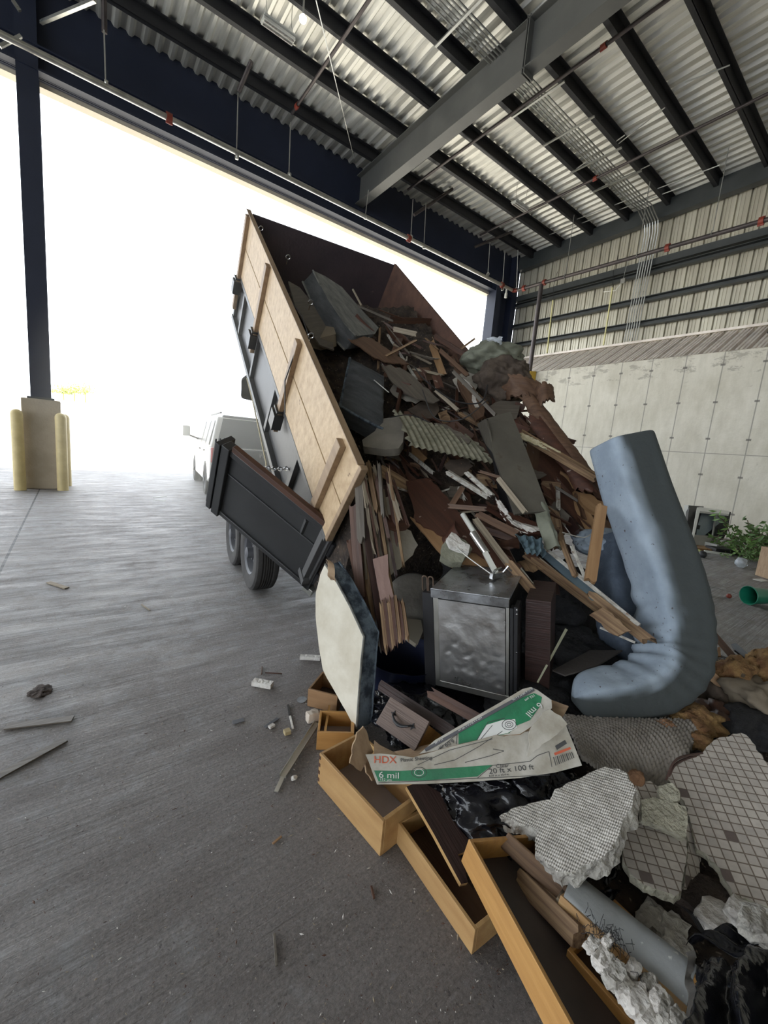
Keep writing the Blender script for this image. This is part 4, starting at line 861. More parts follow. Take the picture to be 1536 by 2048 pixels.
# broken corrugated plywood ends
for k in range(7):
    x0 = 770+k*7; plank('plywood_ply', (x0-8, 1195+abs(3-k)*3, 2.26), (x0+2, 1298-k*4, 2.12), .022, .012, [split_wood, ply_red][k % 2], f'splintered plywood strip hanging by the furnace, {ORD[k]} from the left of seven', 'board', splint=.03, group='splintered plywood strips', roll=.3)
slab('beige_lid', [(800,1235),(842,1240),(846,1262),(835,1290),(815,1275),(803,1255)], .03, M('beige_plastic', (.33,.30,.24), (.28,.25,.2), rough=.6), 'beige plastic lid deep behind the splintered plywood strips', 'lid', anch=[(800,1235,2.6),(842,1240,2.65),(815,1275,2.5)], bevel=.01)
g = G(); g.lathe((0,0,0), [(0,.03),(.15,.025),(.19,.0),(.2,-.03),(.17,-.06),(0,-.06)], n=36); g.build('round_tray', M('tray', (.16,.15,.13), (.11,.1,.09), sc=(5,5,5), rough=.5, metal=.3), mw=frame(P(828,1205,2.75), Vector((.8,-.6,0)), (.25,.3,1)), label='round dusty metal tray standing behind the furnace', cat='tray')
g = G(); g.lathe((0,0,0), [(.0,0),(.20,0),(.23,.3),(.25,.32),(.235,.3),(.2,.02)], n=28); g.build('blue_bin', M('blue_plastic', (.008,.012,.04), (.006,.01,.03), rough=.4, bump=0), mw=Matrix.Translation(P(812,1375,2.45)+Vector((.05,.1,-.16))), label='dark blue round bin in the hollow left of the furnace', cat='bin')
# chrome telescopic strut with bracket
e = empty('telescopic_strut', P(925, 1028, 2.55), 'white metal telescopic strut with a bracket foot, lying above the furnace', 'strut')
def loc(p): return P(*p)-e.location
g = G(); g.cyl(loc((925,1028,2.55)), loc((958,1080,2.45)), .016, 12); g.build('inner_tube', plastic_white, e)
g = G(); g.cyl(loc((945,1066,2.46)), loc((974,1108,2.37)), .022, 12); g.build('sleeve', chrome, e)
g = G(); g.bar(loc((970,1105,2.36)), loc((992,1146,2.28)), .03, .02, CF); g.build('lower_channel', plastic_white, e)
g = G(); c_ = loc((996,1150,2.26)); g.box(c_, (.12,.02,.03)); g.tube([c_+Vector((-.05,0,0)), c_+Vector((-.06,-.02,.04)), c_+Vector((-.01,-.02,.05))], .006, 6); g.tube([c_+Vector((.03,0,0)), c_+Vector((.05,-.02,.05)), c_+Vector((.09,-.02,.02))], .006, 6); g.build('bracket', chrome, e)
# named battens and frames
NB = [((950,1036,2.6),(1020,1130,2.35),.035,.03,lath,'pale toothed batten running down to the broken orange end'),
 ((1016,1125,2.34),(1075,1195,2.2),.05,.045,split_wood,'broken batten end with orange and yellow splinters above the furnace'),
 ((1040,1140,2.36),(1078,1188,2.26),.03,.03,white_trim,'short pale trim end right of the broken orange batten'),
 ((1205,1010,2.4),(1182,1160,2.15),.055,.03,ply_tan,'tan stick leaning upright against the blue foam'),
 ((1142,1090,2.5),(1172,1160,2.35),.02,.015,white_trim,'thin white trim strip left of the leaning tan stick'),
 ((1122,1082,2.55),(1148,1150,2.4),.03,.02,split_wood,'thin dark broken strip left of the thin white trim'),
 ((995,955,2.75),(1050,1025,2.6),.035,.02,lath,'greenish-yellow lath end standing out below the corrugated panel'),
 ((955,1028,2.65),(1035,1068,2.55),.05,.03,ply_brown,'brown rail leading to the red-brown board, centre right'),
 ((897,1012,2.68),(970,1018,2.62),.03,.03,ply_brown,'short horizontal brown rail of a broken frame in the centre'),
 ((902,1012,2.68),(925,975,2.72),.035,.03,ply_brown,'short upright brown rail of the broken frame in the centre'),
 ((893,945,2.82),(975,995,2.68),.03,.03,white_trim,'long white-painted trim piece in the centre of the load'),
 ((932,945,2.8),(982,990,2.66),.03,.03,white_trim,'short white-painted trim piece beside the long one'),
 ((958,942,2.85),(1035,965,2.75),.02,.02,ply_brown,'thin brown rail pointing right below the corrugated panel'),
 ((870,780,3.6),(915,820,3.4),.03,.02,lath,'pale bent strip in the dark upper middle of the load'),
 ((905,742,3.75),(990,830,3.35),.03,.03,ply_grey,'long dark-grey rail down the upper middle of the load'),
 ((880,700,4.1),(935,750,3.9),.04,.02,ply_brown,'brown batten on the right inside the bed'),
 ((868,672,4.5),(945,720,4.2),.05,.03,ply_dark,'dark rail against the right sideboard'),
 ((705,578,4.9),(722,610,4.6),.02,.01,lath,'short pale curled strip beside the top mattress'),
 ((716,612,4.6),(785,642,4.45),.02,.01,ply_grey,'thin curved grey strip right of the top mattress'),
 ((786,658,4.3),(832,668,4.2),.05,.015,lath,'broad pale splinter in the upper middle of the load'),
 ((770,712,4.1),(832,680,4.0),.02,.02,split_wood,'thin stick pointing up right over the veneer sheet'),
 ((1350,1290,2.4),(1480,1400,2.2),.05,.03,ply_tan,'tan batten on the floor right of the blue foam bend')]
for a, b_, w_, th, mt, lb in NB: plank('batten', a, b_, w_, th, mt, lb, 'batten', splint=.012, roll=J(0,.4))
for k, (pts, r) in enumerate((([(830,735,3.7),(850,760,3.6),(905,800,3.4),(960,805,3.2),(975,770,3.3)], .006), ([(845,780,3.5),(870,835,3.25),(925,838,3.1),(975,800,3.2)], .005), ([(748,760,3.3),(760,770,3.25),(778,785,3.2)], .004), ([(780,835,3.1),(820,830,3.1),(860,845,3.0)], .004), ([(905,1085,2.5),(930,1110,2.4),(985,1150,2.25)], .004), ([(1125,1065,2.5),(1165,1075,2.4),(1182,1068,2.4)], .004))):
    wire('loose_wire', pts, r, [steel_dark, rubber, galv, steel_dark, galv, galv][k], ['dark cable arching across the upper middle of the load', 'second dark cable looping below the first one', 'thin curly silver wire on the quilted cushion', 'thin dark wire above the corrugated panel', 'thin silver wire above the furnace', 'twisted silver hanger wire left of the tan stick'][k], 'wire')
# long sash frame sticking out right
e = empty('window_sash', P(1060, 1095, 2.65), 'long broken window sash with grey glass channel jutting out to the right', 'window sash')
def ch(o): 
    m_ = o.matrix_world.copy(); o.parent = e; o.matrix_local = e.matrix_world.inverted() @ m_; return o
ch(plank('upper_rail', (1085,1092,2.62), (1278,1250,2.12), .022, .02, white_trim))
ch(plank('lower_rail', (1052,1098,2.6), (1185,1205,2.3), .025, .03, lath, splint=.01))
ch(slab('pane', [(1068,1096),(1090,1094),(1190,1175),(1215,1205),(1183,1200)], .008, M('sash_glass', (.13,.18,.21), (.10,.14,.17), rough=.25, bump=.05), anch=[(1068,1096,2.65),(1090,1094,2.66),(1190,1185,2.33)]))
o = ch(plank('plywood_core', (1050,1112,2.58), (1196,1222,2.26), .05, .03, split_wood, splint=.02, roll=.9))
ch(plank('lower_core', (1180,1190,2.3), (1298,1282,2.08), .06, .035, split_wood, splint=.03))
ch(plank('trim_end', (1200,1255,2.2), (1270,1285,2.1), .012, .02, white_trim))
slab('torn_plywood', [(1178,1230),(1205,1215),(1240,1240),(1262,1262),(1235,1272),(1215,1262)], .02, split_wood, 'torn brown plywood tongue hanging under the window sash', 'plywood', anch=[(1178,1230,2.2),(1240,1240,2.1),(1235,1272,2.08)], jag=3, grain=35)
# clothes
sheet('grey_cloth', [(1055,985,2.78),(1090,1005,2.75),(1122,1100,2.52),(1095,1100,2.5)], 14, 24, .01, olive_fab, lambda u, v: .05*math.sin(u*3.1)+.02*noise.noise(Vector((u*4, v*6, 1))), label='grey-green cloth tongue hanging down right of the metal cabinet', cat='cloth')
sheet('blue_cloth', [(1030,1068,2.55),(1085,1078,2.5),(1092,1110,2.45),(1055,1105,2.45)], 24, 14, .008, M('blue_cloth', (.10,.15,.17), (.05,.08,.10), sc=(8,8,8), rough=.9), lambda u, v: .03*noise.noise(Vector((u*5, v*5, 7)))+.015*math.sin(u*22+v*5), label='crumpled dark teal cloth over the start of the window sash', cat='cloth')

# ------------------------------------------------------------------ countless broken boards: one object each
poly = [(690,600),(745,610),(880,680),(930,720),(1000,790),(1060,830),(1130,930),(1190,1010),(1120,1090),(1040,1130),(930,1090),(850,1020),(760,980),(745,900),(800,830),(790,760),(730,700)]
def inside(x, y, pl):
    c = False; j = len(pl)-1
    for i in range(len(pl)):
        if (pl[i][1] > y) != (pl[j][1] > y) and x < (pl[j][0]-pl[i][0])*(y-pl[i][1])/(pl[j][1]-pl[i][1])+pl[i][0]: c = not c
        j = i
    return c
mats_s = [ply_dark, ply_red, ply_brown, ply_grey, split_wood, lath, blackwood, ply_tan, ply_dark, ply_red, white_trim, ply_dark, blackwood]
mnames = ['dark plywood', 'red-brown plywood', 'brown board', 'grey weathered board', 'splintered wood', 'pale lath', 'black-stained board', 'tan board', 'dark plywood', 'red-brown plywood', 'white painted trim', 'dark plywood', 'black-stained board']
cnt = 0
while cnt < 290:
    x, y = RND.uniform(680, 1200), RND.uniform(590, 1140)
    if not inside(x, y, poly): continue
    i = RND.randrange(len(mats_s)); L_ = RND.choice((22, 34, 50, 75, 100))*RND.uniform(.7, 1.2); a = math.radians(RND.gauss(48, 27)); wd_ = RND.choice((.01,.015,.02,.03,.045,.08,.12))*RND.uniform(.7,1.2)
    if i in (5, 10): wd_ = min(wd_, .03)
    off = RND.uniform(-.02, .2); x2, y2 = x+L_*math.cos(a), y+L_*math.sin(a)
    z = 'upper' if y < 760 else ('middle' if y < 950 else 'lower')
    plank('board_fragment', (x, y, TD(x, y)+off+RND.uniform(-.05,.05)), (x2, y2, TD(x2, y2)+off+RND.uniform(-.05,.05)), wd_, RND.choice((.006,.012,.02)), mats_s[i], f'small broken piece of {mnames[i]} jammed in the {z} part of the load', 'board', f'{mnames[i]} pieces in the {z} load', roll=RND.gauss(0,.6), splint=RND.choice((.008,.015,.03)), warp=RND.uniform(-.015,.02))
    cnt += 1
for k in range(26):
    x, y = RND.uniform(700, 1150), RND.uniform(640, 1100)
    if not inside(x, y, poly): continue
    q = 16*RND.uniform(.6,1.6)
    slab('torn_scrap', [(x+q*1.6*math.cos(a)*RND.uniform(.6,1.2), y+q*math.sin(a)*RND.uniform(.6,1.2)) for a in np.linspace(0, 5.4, 6)], .006, RND.choice([ply_red, ply_grey, brown_cloth, ply_brown, linoleum]), 'small torn flat scrap scattered among the broken boards', 'scrap', 'torn flat scraps', off=RND.uniform(-.05,.1), jag=2)
def relief(o, amp, sc_, cuts=5):
    """roughen a slab for real: dense triangles pushed about"""
    bm = bmesh.new(); bm.from_mesh(o.data); bmesh.ops.triangulate(bm, faces=bm.faces)
    for _ in range(cuts):
        ed = [e for e in bm.edges if e.calc_length() > .014]
        if not ed: break
        bmesh.ops.subdivide_edges(bm, edges=ed, cuts=1); bmesh.ops.triangulate(bm, faces=[f for f in bm.faces if len(f.verts) > 3])
    for v in bm.verts:
        q = v.co*sc_; k = amp*(1 if v.co.z > -1e-5 else 2.2)
        v.co += Vector((noise.noise(q), noise.noise(q+Vector((9,0,0))), noise.noise(q+Vector((0,9,0)))*(.5 if v.co.z > -1e-5 else 1)))*k
    bm.to_mesh(o.data); bm.free(); o.data.polygons.foreach_set('use_smooth', [True]*len(o.data.polygons)); o.data.set_sharp_from_angle(angle=math.radians(50)); return o
def TF(x, y, z=0): d = ray(x, y); return (z-EYE)/d.z
def drawer(lab, Mx, L_, W_, H, wm, bm_, fm=None, tk=.012, front=True, dove=False, name='drawer', cat='drawer', bz=.012, group='loose drawers'):
    """open box, local X length, Y width, Z height; front board at x = L_"""
    e = empty(name, mw=Mx, label=lab, cat=cat, group=group)
    g = G(); g.box((L_/2, tk/2, H/2), (L_, tk, H)); g.build('side_panel', wm, e, bevel=.0015)
    g = G(); g.box((L_/2, W_-tk/2, H/2), (L_, tk, H)); g.build('side_panel', wm, e, bevel=.0015)
    g = G(); g.box((tk/2, W_/2, H/2), (tk, W_-2*tk, H)); g.build('back_panel', wm, e, bevel=.0015)
    g = G(); g.box((L_-tk/2, W_/2, H/2), (tk*1.2, W_-2*tk, H)); g.build('front_panel', fm or wm, e, bevel=.0015)
    g = G(); g.box((L_/2, W_/2, bz), (L_-2*tk+.004, W_-2*tk+.004, .005)); g.build('bottom', bm_, e)
    if dove:
        for xx in ((0, 1) if dove == 2 else (0,)):
            g = G()
            for q in range(4): g.box((tk*.5+xx*(L_-tk), -.0004, H*(.15+.24*q)), (tk, .0012, H*.11))
            g.build('dovetail_pins', ply_dark, e)
    return e
def fframe(pb, pt, px_, py_, z0=0, t0=None):
    """upright box from pixels: near bottom corner, same corner at the top, two other top corners -> matrix, lengths"""
    O_ = PF(*pb, z0); d = ray(*pt); s = ((O_-CO).x*d.x+(O_-CO).y*d.y)/(d.x**2+d.y**2); H = (CO+d*s).z-z0
    X_ = PF(*px_, z0+H)-PF(*pt, z0+H); Y_ = PF(*py_, z0+H)-PF(*pt, z0+H)
    return O_, X_, Y_, H
def fdrawer(lab, pb, pt, px_, py_, wm, bm_, z0=0, L_=None, W_=None, **k):
    O_, X_, Y_, H = fframe(pb, pt, px_, py_, z0); x = X_.normalized(); y = (Y_-x*Y_.dot(x)); W_ = W_ or y.length; y.normalize(); L_ = L_ or X_.length
    m = Matrix((x, y, x.cross(y))).transposed().to_4x4(); m.translation = O_+Vector((0,0,.001))
    if m.to_3x3().determinant() < 0 or x.cross(y).z < 0:
        m = Matrix((x, -y, Vector((0,0,1)))).transposed().to_4x4(); m.translation = O_+y*W_+Vector((0,0,.001))
    return drawer(lab, m, L_, W_, H, wm, bm_, **k)
fdrawer('deep tan drawer open side up beside the foot of the cream cushion', (635,1566), (638,1506), (765,1644), (713,1459), drawer_wood2, hardboard, fm=drawer_wood2, dove=1)
e0 = bpy.context.scene.objects[-1]
fdrawer('small brown drawer standing upright behind the cream cushion, leftmost of all', (614,1412), (616,1378), (675,1393), (648,1344), ply_tan, dark_bottom)
fdrawer('small shallow tan drawer half hidden under the foot of the cream cushion', (632,1500), (631,1465), (705,1467), (646,1404), drawer_wood, hardboard, W_=.17)
plank('drawer_divider', (650,1462,TF(650,1500)), (659,1410,TF(655,1440)+.02), .012, .05, drawer_wood, 'thin wooden divider strip standing in the small shallow drawer', 'divider')
fdrawer('long shallow oak-coloured drawer lying between the deep tan drawer and the long orange one', (943,1911), (951,1862), (795,1643), (984,1826), drawer_wood2, ply_brown, W_=.20)
# long orange drawer rolled on its side
O_ = P(922,1722,1.36); X_ = (P(1092,2060,.98)-O_)*1.35; Y_ = P(1015,1650,1.56)-P(924,1718,1.36)
x = X_.normalized(); y = (Y_-x*Y_.dot(x)).normalized(); z = x.cross(y)
if z.z < 0:
    z = -z
m = Matrix((x, y, z)).transposed()
if m.determinant() < 0: m = Matrix((x, -y, z)).transposed(); OO = O_+y*.30
else: OO = O_
m = m.to_4x4(); m.translation = OO
ld = drawer('long orange drawer with dark brown bottom slanting down to the lower edge of the picture', m, X_.length, .30, .085, drawer_wood, dark_bottom, dove=False)
fdrawer('orange drawer with dark dovetail joints at the bottom edge, filled with plaster rubble', (1117,1991), (1125,1893), (1262,2050), (1165,1868), drawer_wood, dark_bottom, z0=0.0, fm=ply_tan, W_=.26, L_=.42)
pnl = bpy.data.objects.get('dummy')
g = G()
O2, X2, Y2, H2 = fframe((1117,1991), (1125,1893), (1262,2050), (1165,1868)); xx = X2.normalized()
for q in range(3):
    c = O2+Vector((0,0,H2*(.22+.27*q)))+xx*.016; nrm = xx.cross(Vector((0,0,1))); nrm = nrm if nrm.dot(CO-c) > 0 else -nrm
    g.box(c+nrm*.0006, (.03, .0015, H2*.12), Matrix((xx, nrm, Vector((0,0,1)))).transposed())
dp = g.build('dovetail_pins', ply_dark)
dr = [o for o in bpy.data.objects if o.get('label', '').startswith('orange drawer with dark dovetail')][0]
dp.parent = dr; dp.matrix_local = dr.matrix_world.inverted()
# drawer front with bail handle
O_ = P(751,1446,1.90); X_ = P(829,1502,1.76)-O_; U_ = P(776,1390,1.96)-O_
m = frame(O_, X_, U_)
if (m.to_3x3() @ Vector((0,0,1))).dot(CO-O_) < 0: m = frame(O_+X_, -X_, U_)
L_, H_ = X_.length, U_.length
e = empty('drawer', mw=m, label='drawer with walnut-look front and black bail handle, tilted beside the carton', cat='drawer', group='loose drawers')
walnut = wood('walnut_front', (.19,.135,.11), (.085,.058,.048), g=(2.0,55,30), rough=.45)
g = G(); g.box((L_/2, H_/2, -.009), (L_, H_, .018)); g.build('front_panel', walnut, e, bevel=.002)
for nm, c, d in (('side_panel', (.008, H_/2, -.16), (.012, H_*.8, .29)), ('side_panel', (L_-.008, H_/2, -.16), (.012, H_*.8, .29)), ('back_panel', (L_/2, H_/2, -.30), (L_, H_*.8, .012)), ('bottom', (L_/2, H_*.12, -.16), (L_-.02, .006, .28))):
    g = G(); g.box(c, d); g.build(nm, drawer_wood, e)
hx, hy_ = L_/2, H_*.5; hl = L_*.24
g = G(); g.tube([(hx-hl, hy_+.012, .006), (hx-hl*.8, hy_-.0, .022), (hx-hl*.4, hy_-.014, .026), (hx, hy_-.018, .026), (hx+hl*.4, hy_-.014, .026), (hx+hl*.8, hy_, .022), (hx+hl, hy_+.012, .006)], .006, 8, rs=[.004,.005,.007,.009,.007,.005,.004])
for s in (-1, 1): g.prism([(hx+s*hl+q*math.cos(a), hy_+.01+q*math.sin(a)) for a, q in [(i*math.pi/4, .016 if i % 2 == 0 else .007) for i in range(8)]], 0, .004)
g.build('handle', steel_dark, e, label='black bail handle')
slab('cabinet_door', [(813,1573),(842,1562),(880,1585),(905,1640),(950,1695),(916,1709),(928,1735),(936,1765),(922,1768),(868,1668)], .018, blackwood, 'dark cabinet door leaning in the long shallow drawer, pale cut edge up', 'cabinet door', anch=[(813,1573,1.60),(922,1768,1.36),(950,1695,1.47)], rim=drawer_wood2, grain=60)
# metal drawer slide + pieces on the floor at left
def fl(name, a, b_, w_, h, mt, lb, cat):
    pa, pb = PF(*a), PF(*b_); o = pa; g = G(); g.bar(Vector((0,0,h/2+.003)), pb-pa+Vector((0,0,h/2+.003)), w_, h); return g.build(name, mt, mw=Matrix.Translation(o), label=lb, cat=cat, bevel=.001)
e = empty('drawer_slide', PF(565,1558), 'galvanised metal drawer slide lying on the floor left of the deep drawer', 'drawer slide')
pa, pb = Vector((0,0,.01)), PF(634,1450)-PF(565,1558)+Vector((0,0,.012)); n_ = Vector((0,0,1)).cross(pb-pa).normalized()
g = G(); g.bar(pa, pb, .03, .003); g.bar(pa+n_*.015+Vector((0,0,.005)), pb+n_*.015+Vector((0,0,.005)), .003, .014); g.bar(pa-n_*.015+Vector((0,0,.005)), pb-n_*.015+Vector((0,0,.005)), .003, .014); g.build('outer_channel', galv, e)
g = G(); g.bar(PF(552,1586)-PF(565,1558)+Vector((0,0,.006)), Vector((0,0,.008)), .018, .004); g.build('inner_slide', galv, e)
SM = [('wooden_strip',(12,1456),(146,1440),.045,.008,ply_grey,'grey-green wooden strip on the far left floor, upper of two','strip'),
 ('wooden_strip',(-10,1560),(131,1482),.04,.008,ply_grey,'longer grey wooden strip on the far left floor, lower of two','strip'),
 ('wooden_strip',(97,1166),(134,1178),.04,.01,lath,'small tan stick on the left floor towards the column','stick'),
 ('plaster_piece',(506,1369),(544,1376),.045,.03,oldwhite,'white block of plaster trim on the floor left of the cushion','plaster'),
 ('plaster_piece',(600,1318),(640,1320),.035,.025,oldwhite,'white crumbled trim piece at the left edge of the cream cushion','plaster'),
 ('glass_shard',(465,1447),(488,1441),.03,.004,rim_m,'small blue-grey metal shard on the floor left of the drawers','shard'),
 ('glass_shard',(530,1456),(556,1438),.02,.004,rim_m,'narrow blue-grey metal shard beside the plaster crumbs','shard'),
 ('plaster_piece',(538,1458),(548,1452),.02,.012,oldwhite,'small white triangle crumb beside the narrow metal shard','plaster'),
 ('dark_strip',(576,1412),(579,1432),.012,.008,rubber,'short dark strip on the floor above the drawer slide','strip'),
 ('dark_strip',(580,1434),(586,1460),.010,.006,oldwhite,'short pale strip on the floor just above the drawer slide','strip'),
 ('plaster_piece',(568,1470),(580,1466),.03,.02,M('tan_crumb',(.45,.36,.2)),'tan crumb on the floor above the drawer slide','crumb'),
 ('twig',(524,1335),(523,1350),.008,.006,ply_brown,'short upright twig on the floor right of the trailer wheel','twig'),
 ('twig',(530,1347),(564,1349),.008,.006,ply_dark,'thin dark twig lying beside the short brown one','twig'),
 ('twig',(283,1210),(300,1222),.01,.006,lath,'pale twig in the middle of the left floor','twig'),
 ('twig',(548,1870),(553,1935),.008,.005,ply_grey,'thin straw on the lower floor','twig'),
 ('twig',(742,1775),(748,1800),.008,.006,ply_dark,'dark twig left of the long shallow drawer','twig'),
 ('twig',(545,1690),(563,1675),.008,.005,ply_tan,'light twig on the floor left of the deep drawer','twig'),
 ('paper_scrap',(308,995),(332,993),.06,.004,plastic_white,'white paper scrap on the floor behind the trailer, upper one','paper'),
 ('paper_scrap',(310,1000),(330,1002),.05,.004,plastic_white,'white paper scrap on the floor behind the trailer, lower one','paper')]
for s_ in SM: fl(*s_)
g = G(); g.cyl((0,0,0),(0,0,.005),.028,16); g.build('glass_disc', clearp, mw=Matrix.Translation(PF(604,1400)), label='round glassy disc on the floor beside the leftmost drawer', cat='disc')
rock('trim_block', PF(625,1432, .03), (.035,.022,.03), M('pale_trim', (.6,.52,.44), rough=.8), 4, .1, 'pale pinkish trim block on the floor beside the small shallow drawer', 'block', flat=True)
rock('dirt_clump', PF(80,1385,.0), (.05,.06,.018), dirt_m, 14, .5, 'dark clump of dirt on the far left floor', 'dirt')
rock('plaster_crumb', PF(588,1556,.01), (.014,.01,.01), oldwhite, 24, .3, 'white crumb at the lower end of the drawer slide', 'plaster')
# tiny chips, uncountable
g = G(); r = random.Random(3); k = 0
while k < 9000:
    a = r.uniform(0, 2*math.pi); q = abs(r.gauss(0, 1.0)); x, y = 1.3+q*math.cos(a)*1.0, 1.6+q*math.sin(a)*1.1
    if k % 5 < 3: x, y = r.uniform(-1.4, 1.6), .5+3.6*r.random()**1.5
    s = r.uniform(.0008, .0022)*(1 if r.random() < .93 else 2); ang = r.uniform(0, 6.28); u = Vector((math.cos(ang), math.sin(ang), r.uniform(0,.3)))*s*r.uniform(1, 3.2); v = Vector((-math.sin(ang), math.cos(ang), 0))*s*.8; c = Vector((x, y, .003+s*.3)); wv = Vector((0,0,s*.6))
    g.cur = r.choice((0,1,1,1,2,2)); g.add([c-u, c+v, c+u, c-v, c+wv], [(0,1,4), (1,2,4), (2,3,4), (3,0,4)]); k += 1
g.build('debris_chips', [oldwhite, ply_dark, lath], smooth=0, label='tiny chips, splinters and crumbs strewn over the floor round the heap', cat='debris', kind='stuff')

# ------------------------------------------------------------------ cream cushion
e = empty('box_cushion', P(700,1300,2.15), 'cream-topped couch cushion with dark patterned border standing on edge at the left', 'cushion')
pts = [(650,1128),(640,1150),(632,1185),(631,1230),(637,1290),(646,1338),(668,1382),(690,1418),(706,1452),(713,1458),(717,1400),(723,1320),(728,1273),(700,1212),(672,1160)]
exv = P(757,1264,2.16)-P(728,1273,2.10)
childslab(e, 'cushion_body', pts, .1, cream, anch=[(650,1128,2.34),(728,1273,2.10),(713,1458,2.08)], ext=exv, rim=damask, grain=70)
relief(bpy.data.objects['cushion_body'], .004, 9, 5)
c0, n0 = P(650,1128,2.34), (P(728,1273,2.10)-P(650,1128,2.34)).cross(P(713,1458,2.08)-P(650,1128,2.34)).normalized()
rimp = [plane_hit(x, y, c0, n0) for x, y in pts[9:]+pts[:1]]
g = G(); g.tube([p-e.location for p in rimp], .006, 6); g.build('piping', grey_fab, e)
g = G(); g.tube([p+exv-e.location for p in rimp], .006, 6); g.build('piping', damask, e)
sheet('torn_paper', [(652,1118,2.3),(662,1122,2.3),(674,1160,2.2),(658,1150,2.22)], 8, 10, .004, cardb, lambda u, v: .02*math.sin(v*5), jag=.1, label='torn brown paper scrap on the top corner of the cream cushion', cat='paper')
# ------------------------------------------------------------------ furnace
O_ = P(873,1368,2.28); X_ = P(1018,1403,2.10)-O_; U_ = P(877,1178,2.17)-O_
x = X_.normalized(); u_ = (U_-x*U_.dot(x)).normalized(); zf = x.cross(u_)
if zf.dot(CO-O_) < 0: zf = -zf
W_, H_, D_ = X_.length, U_.length, .42
m = Matrix((x, u_, zf)).transposed().to_4x4(); m.translation = O_
fur = empty('furnace', mw=m, label='square sheet-metal furnace unit with dented shiny front standing in the dark hollow', cat='furnace')
g = G(); g.box((W_/2, H_/2, -D_/2), (W_*.98, H_*.98, D_)); g.build('casing', M('furnace_black', (.025,.024,.023), rough=.45, bump=.05), fur)
g = G()
for c, d in (((.012,H_/2,.004),(.028,H_,.012)), ((W_/2,.016,.004),(W_,.035,.012)), ((W_/2,H_-.035,.004),(W_,.03,.012)), ((W_-.008,H_/2,.002),(.016,H_,.008))): g.box(c, d)
g.build('front_frame', galv, fur, bevel=.002)
g = G(); nn = 40; vs = []
for j in range(nn+1):
    for i in range(nn+1):
        u, v = i/nn, j/nn; ed = min(u, 1-u, v, 1-v); q = Vector((u*4, v*4, 2))
        dd = .005*noise.noise(q)+.0015*noise.noise(q*2.7)-(.007*max(0, noise.noise(Vector((u*9+v*9, v*16-u*6, 5))))*(1 if v < .55 else .2)); dd *= min(1, ed*8)
        vs.append((.026+u*(W_-.045), .03+v*(H_-.085), .008+dd))
g.add(vs, [(j*(nn+1)+i, j*(nn+1)+i+1, (j+1)*(nn+1)+i+1, (j+1)*(nn+1)+i) for j in range(nn) for i in range(nn)])
g.build('dented_panel', M('dented_steel', (.66,.66,.66), (.52,.51,.50), sc=(3,3,3), rough=.32, metal=.9, bump=.15, bsc=20, rvar=.08), fur, smooth=70)
g = G(); g.box((W_/2, H_+.004, -D_/2+.01), (W_+.012, .008, D_+.03)); g.box((W_/2-.005, H_-.02, .018), (W_+.012, .05, .004)); g.build('top_cover', M('cover_steel', (.5,.52,.55), (.22,.22,.22), sc=(7,7,7), rough=.3, metal=.85, bump=.2, bsc=12, rvar=.1), fur, bevel=.002)
g = G(); g.box((W_+.012, H_*.46, -.02), (.016, H_*.9, .05)); g.box((W_+.03, H_*.46, -.05), (.02, H_*.92, .10)); g.build('side_rail', steel_dark, fur, bevel=.003)
g = G()
for a, b_ in ((.03,.86), (.03,.5), (.03,.12), (.0,.9)): g.lathe((W_+.035, H_*b_, .002), [(0,.004),(.004,.003),(.005,0)], (0,0,1), 8)
g.build('screws', chrome, fur)
g = G(); g.box((W_+.12, H_*.45, -.27), (.12, H_*.95, .3)); g.build('wooden_box', blackwood, mw=m, label='dark brown wooden box close behind the right side of the furnace', cat='box')
g = G(); g.box((-.045, H_*.44, -.12), (.06, H_*.98, .2)); o = g.build('black_casing', steel_dark, mw=m, label='narrow black metal casing standing at the left side of the furnace', cat='casing')
for k, xx in enumerate((-.07, -.035)):
    g = G(); yb = H_*.93; g.tube([(xx-.014, yb, -.05), (xx-.014, yb+.07, -.05)]+[(xx-.014*math.cos(a), yb+.07+.014*math.sin(a), -.05) for a in np.linspace(.4, 2.7, 6)]+[(xx+.014, yb+.07, -.05), (xx+.014, yb, -.05)], .0045, 6)
    g.build('copper_loop', M('copper_dull', (.16,.11,.08), rough=.5, metal=.5), mw=m, label=['bent U-shaped tube on the black casing, left one', 'bent U-shaped tube on the black casing, right one'][k], cat='tube')
rock('rubbish_sack', P(960,1440,2.2)+Vector((0,.1,-.08)), (.42,.32,.16), plasticbag, 5, .3, 'black rubbish sack under the furnace', 'rubbish sack', ridge=.15, sub=5)
rock('rubbish_sack', P(830,1400,2.15)+Vector((0,0,-.08)), (.2,.25,.10), plasticbag, 6, .3, 'black rubbish sack in the shadow between the cushion and the furnace', 'rubbish sack', ridge=.15, sub=5)
plank('long_strip', (760,1370,2.1), (905,1465,1.85), .05, .02, blackwood, 'long dark strip running from the cream cushion down behind the carton', 'strip', splint=.01)
plank('long_strip', (860,1385,2.0), (960,1440,1.85), .05, .02, ply_dark, 'dark red strip with pale fringe behind the carton', 'strip', splint=.02)
rock('black_fleece_and_filler', P(1080,1385,2.2)+Vector((.05,.05,-.1)), (.32,.3,.2), black_fur, 11, .3, 'black fleecy blanket lying between the furnace and the blue foam', 'blanket', ridge=.1, sub=5)
rock('black_fleece_and_filler', P(1150,1300,2.5)+Vector((.05,.05,-.1)), (.34,.3,.2), black_fur, 12, .3, 'black fleecy lump added to darken the hollow deeper behind the blue foam', 'blanket', ridge=.1, sub=5)  # added filler, black so the gap behind the foam reads as deep shade
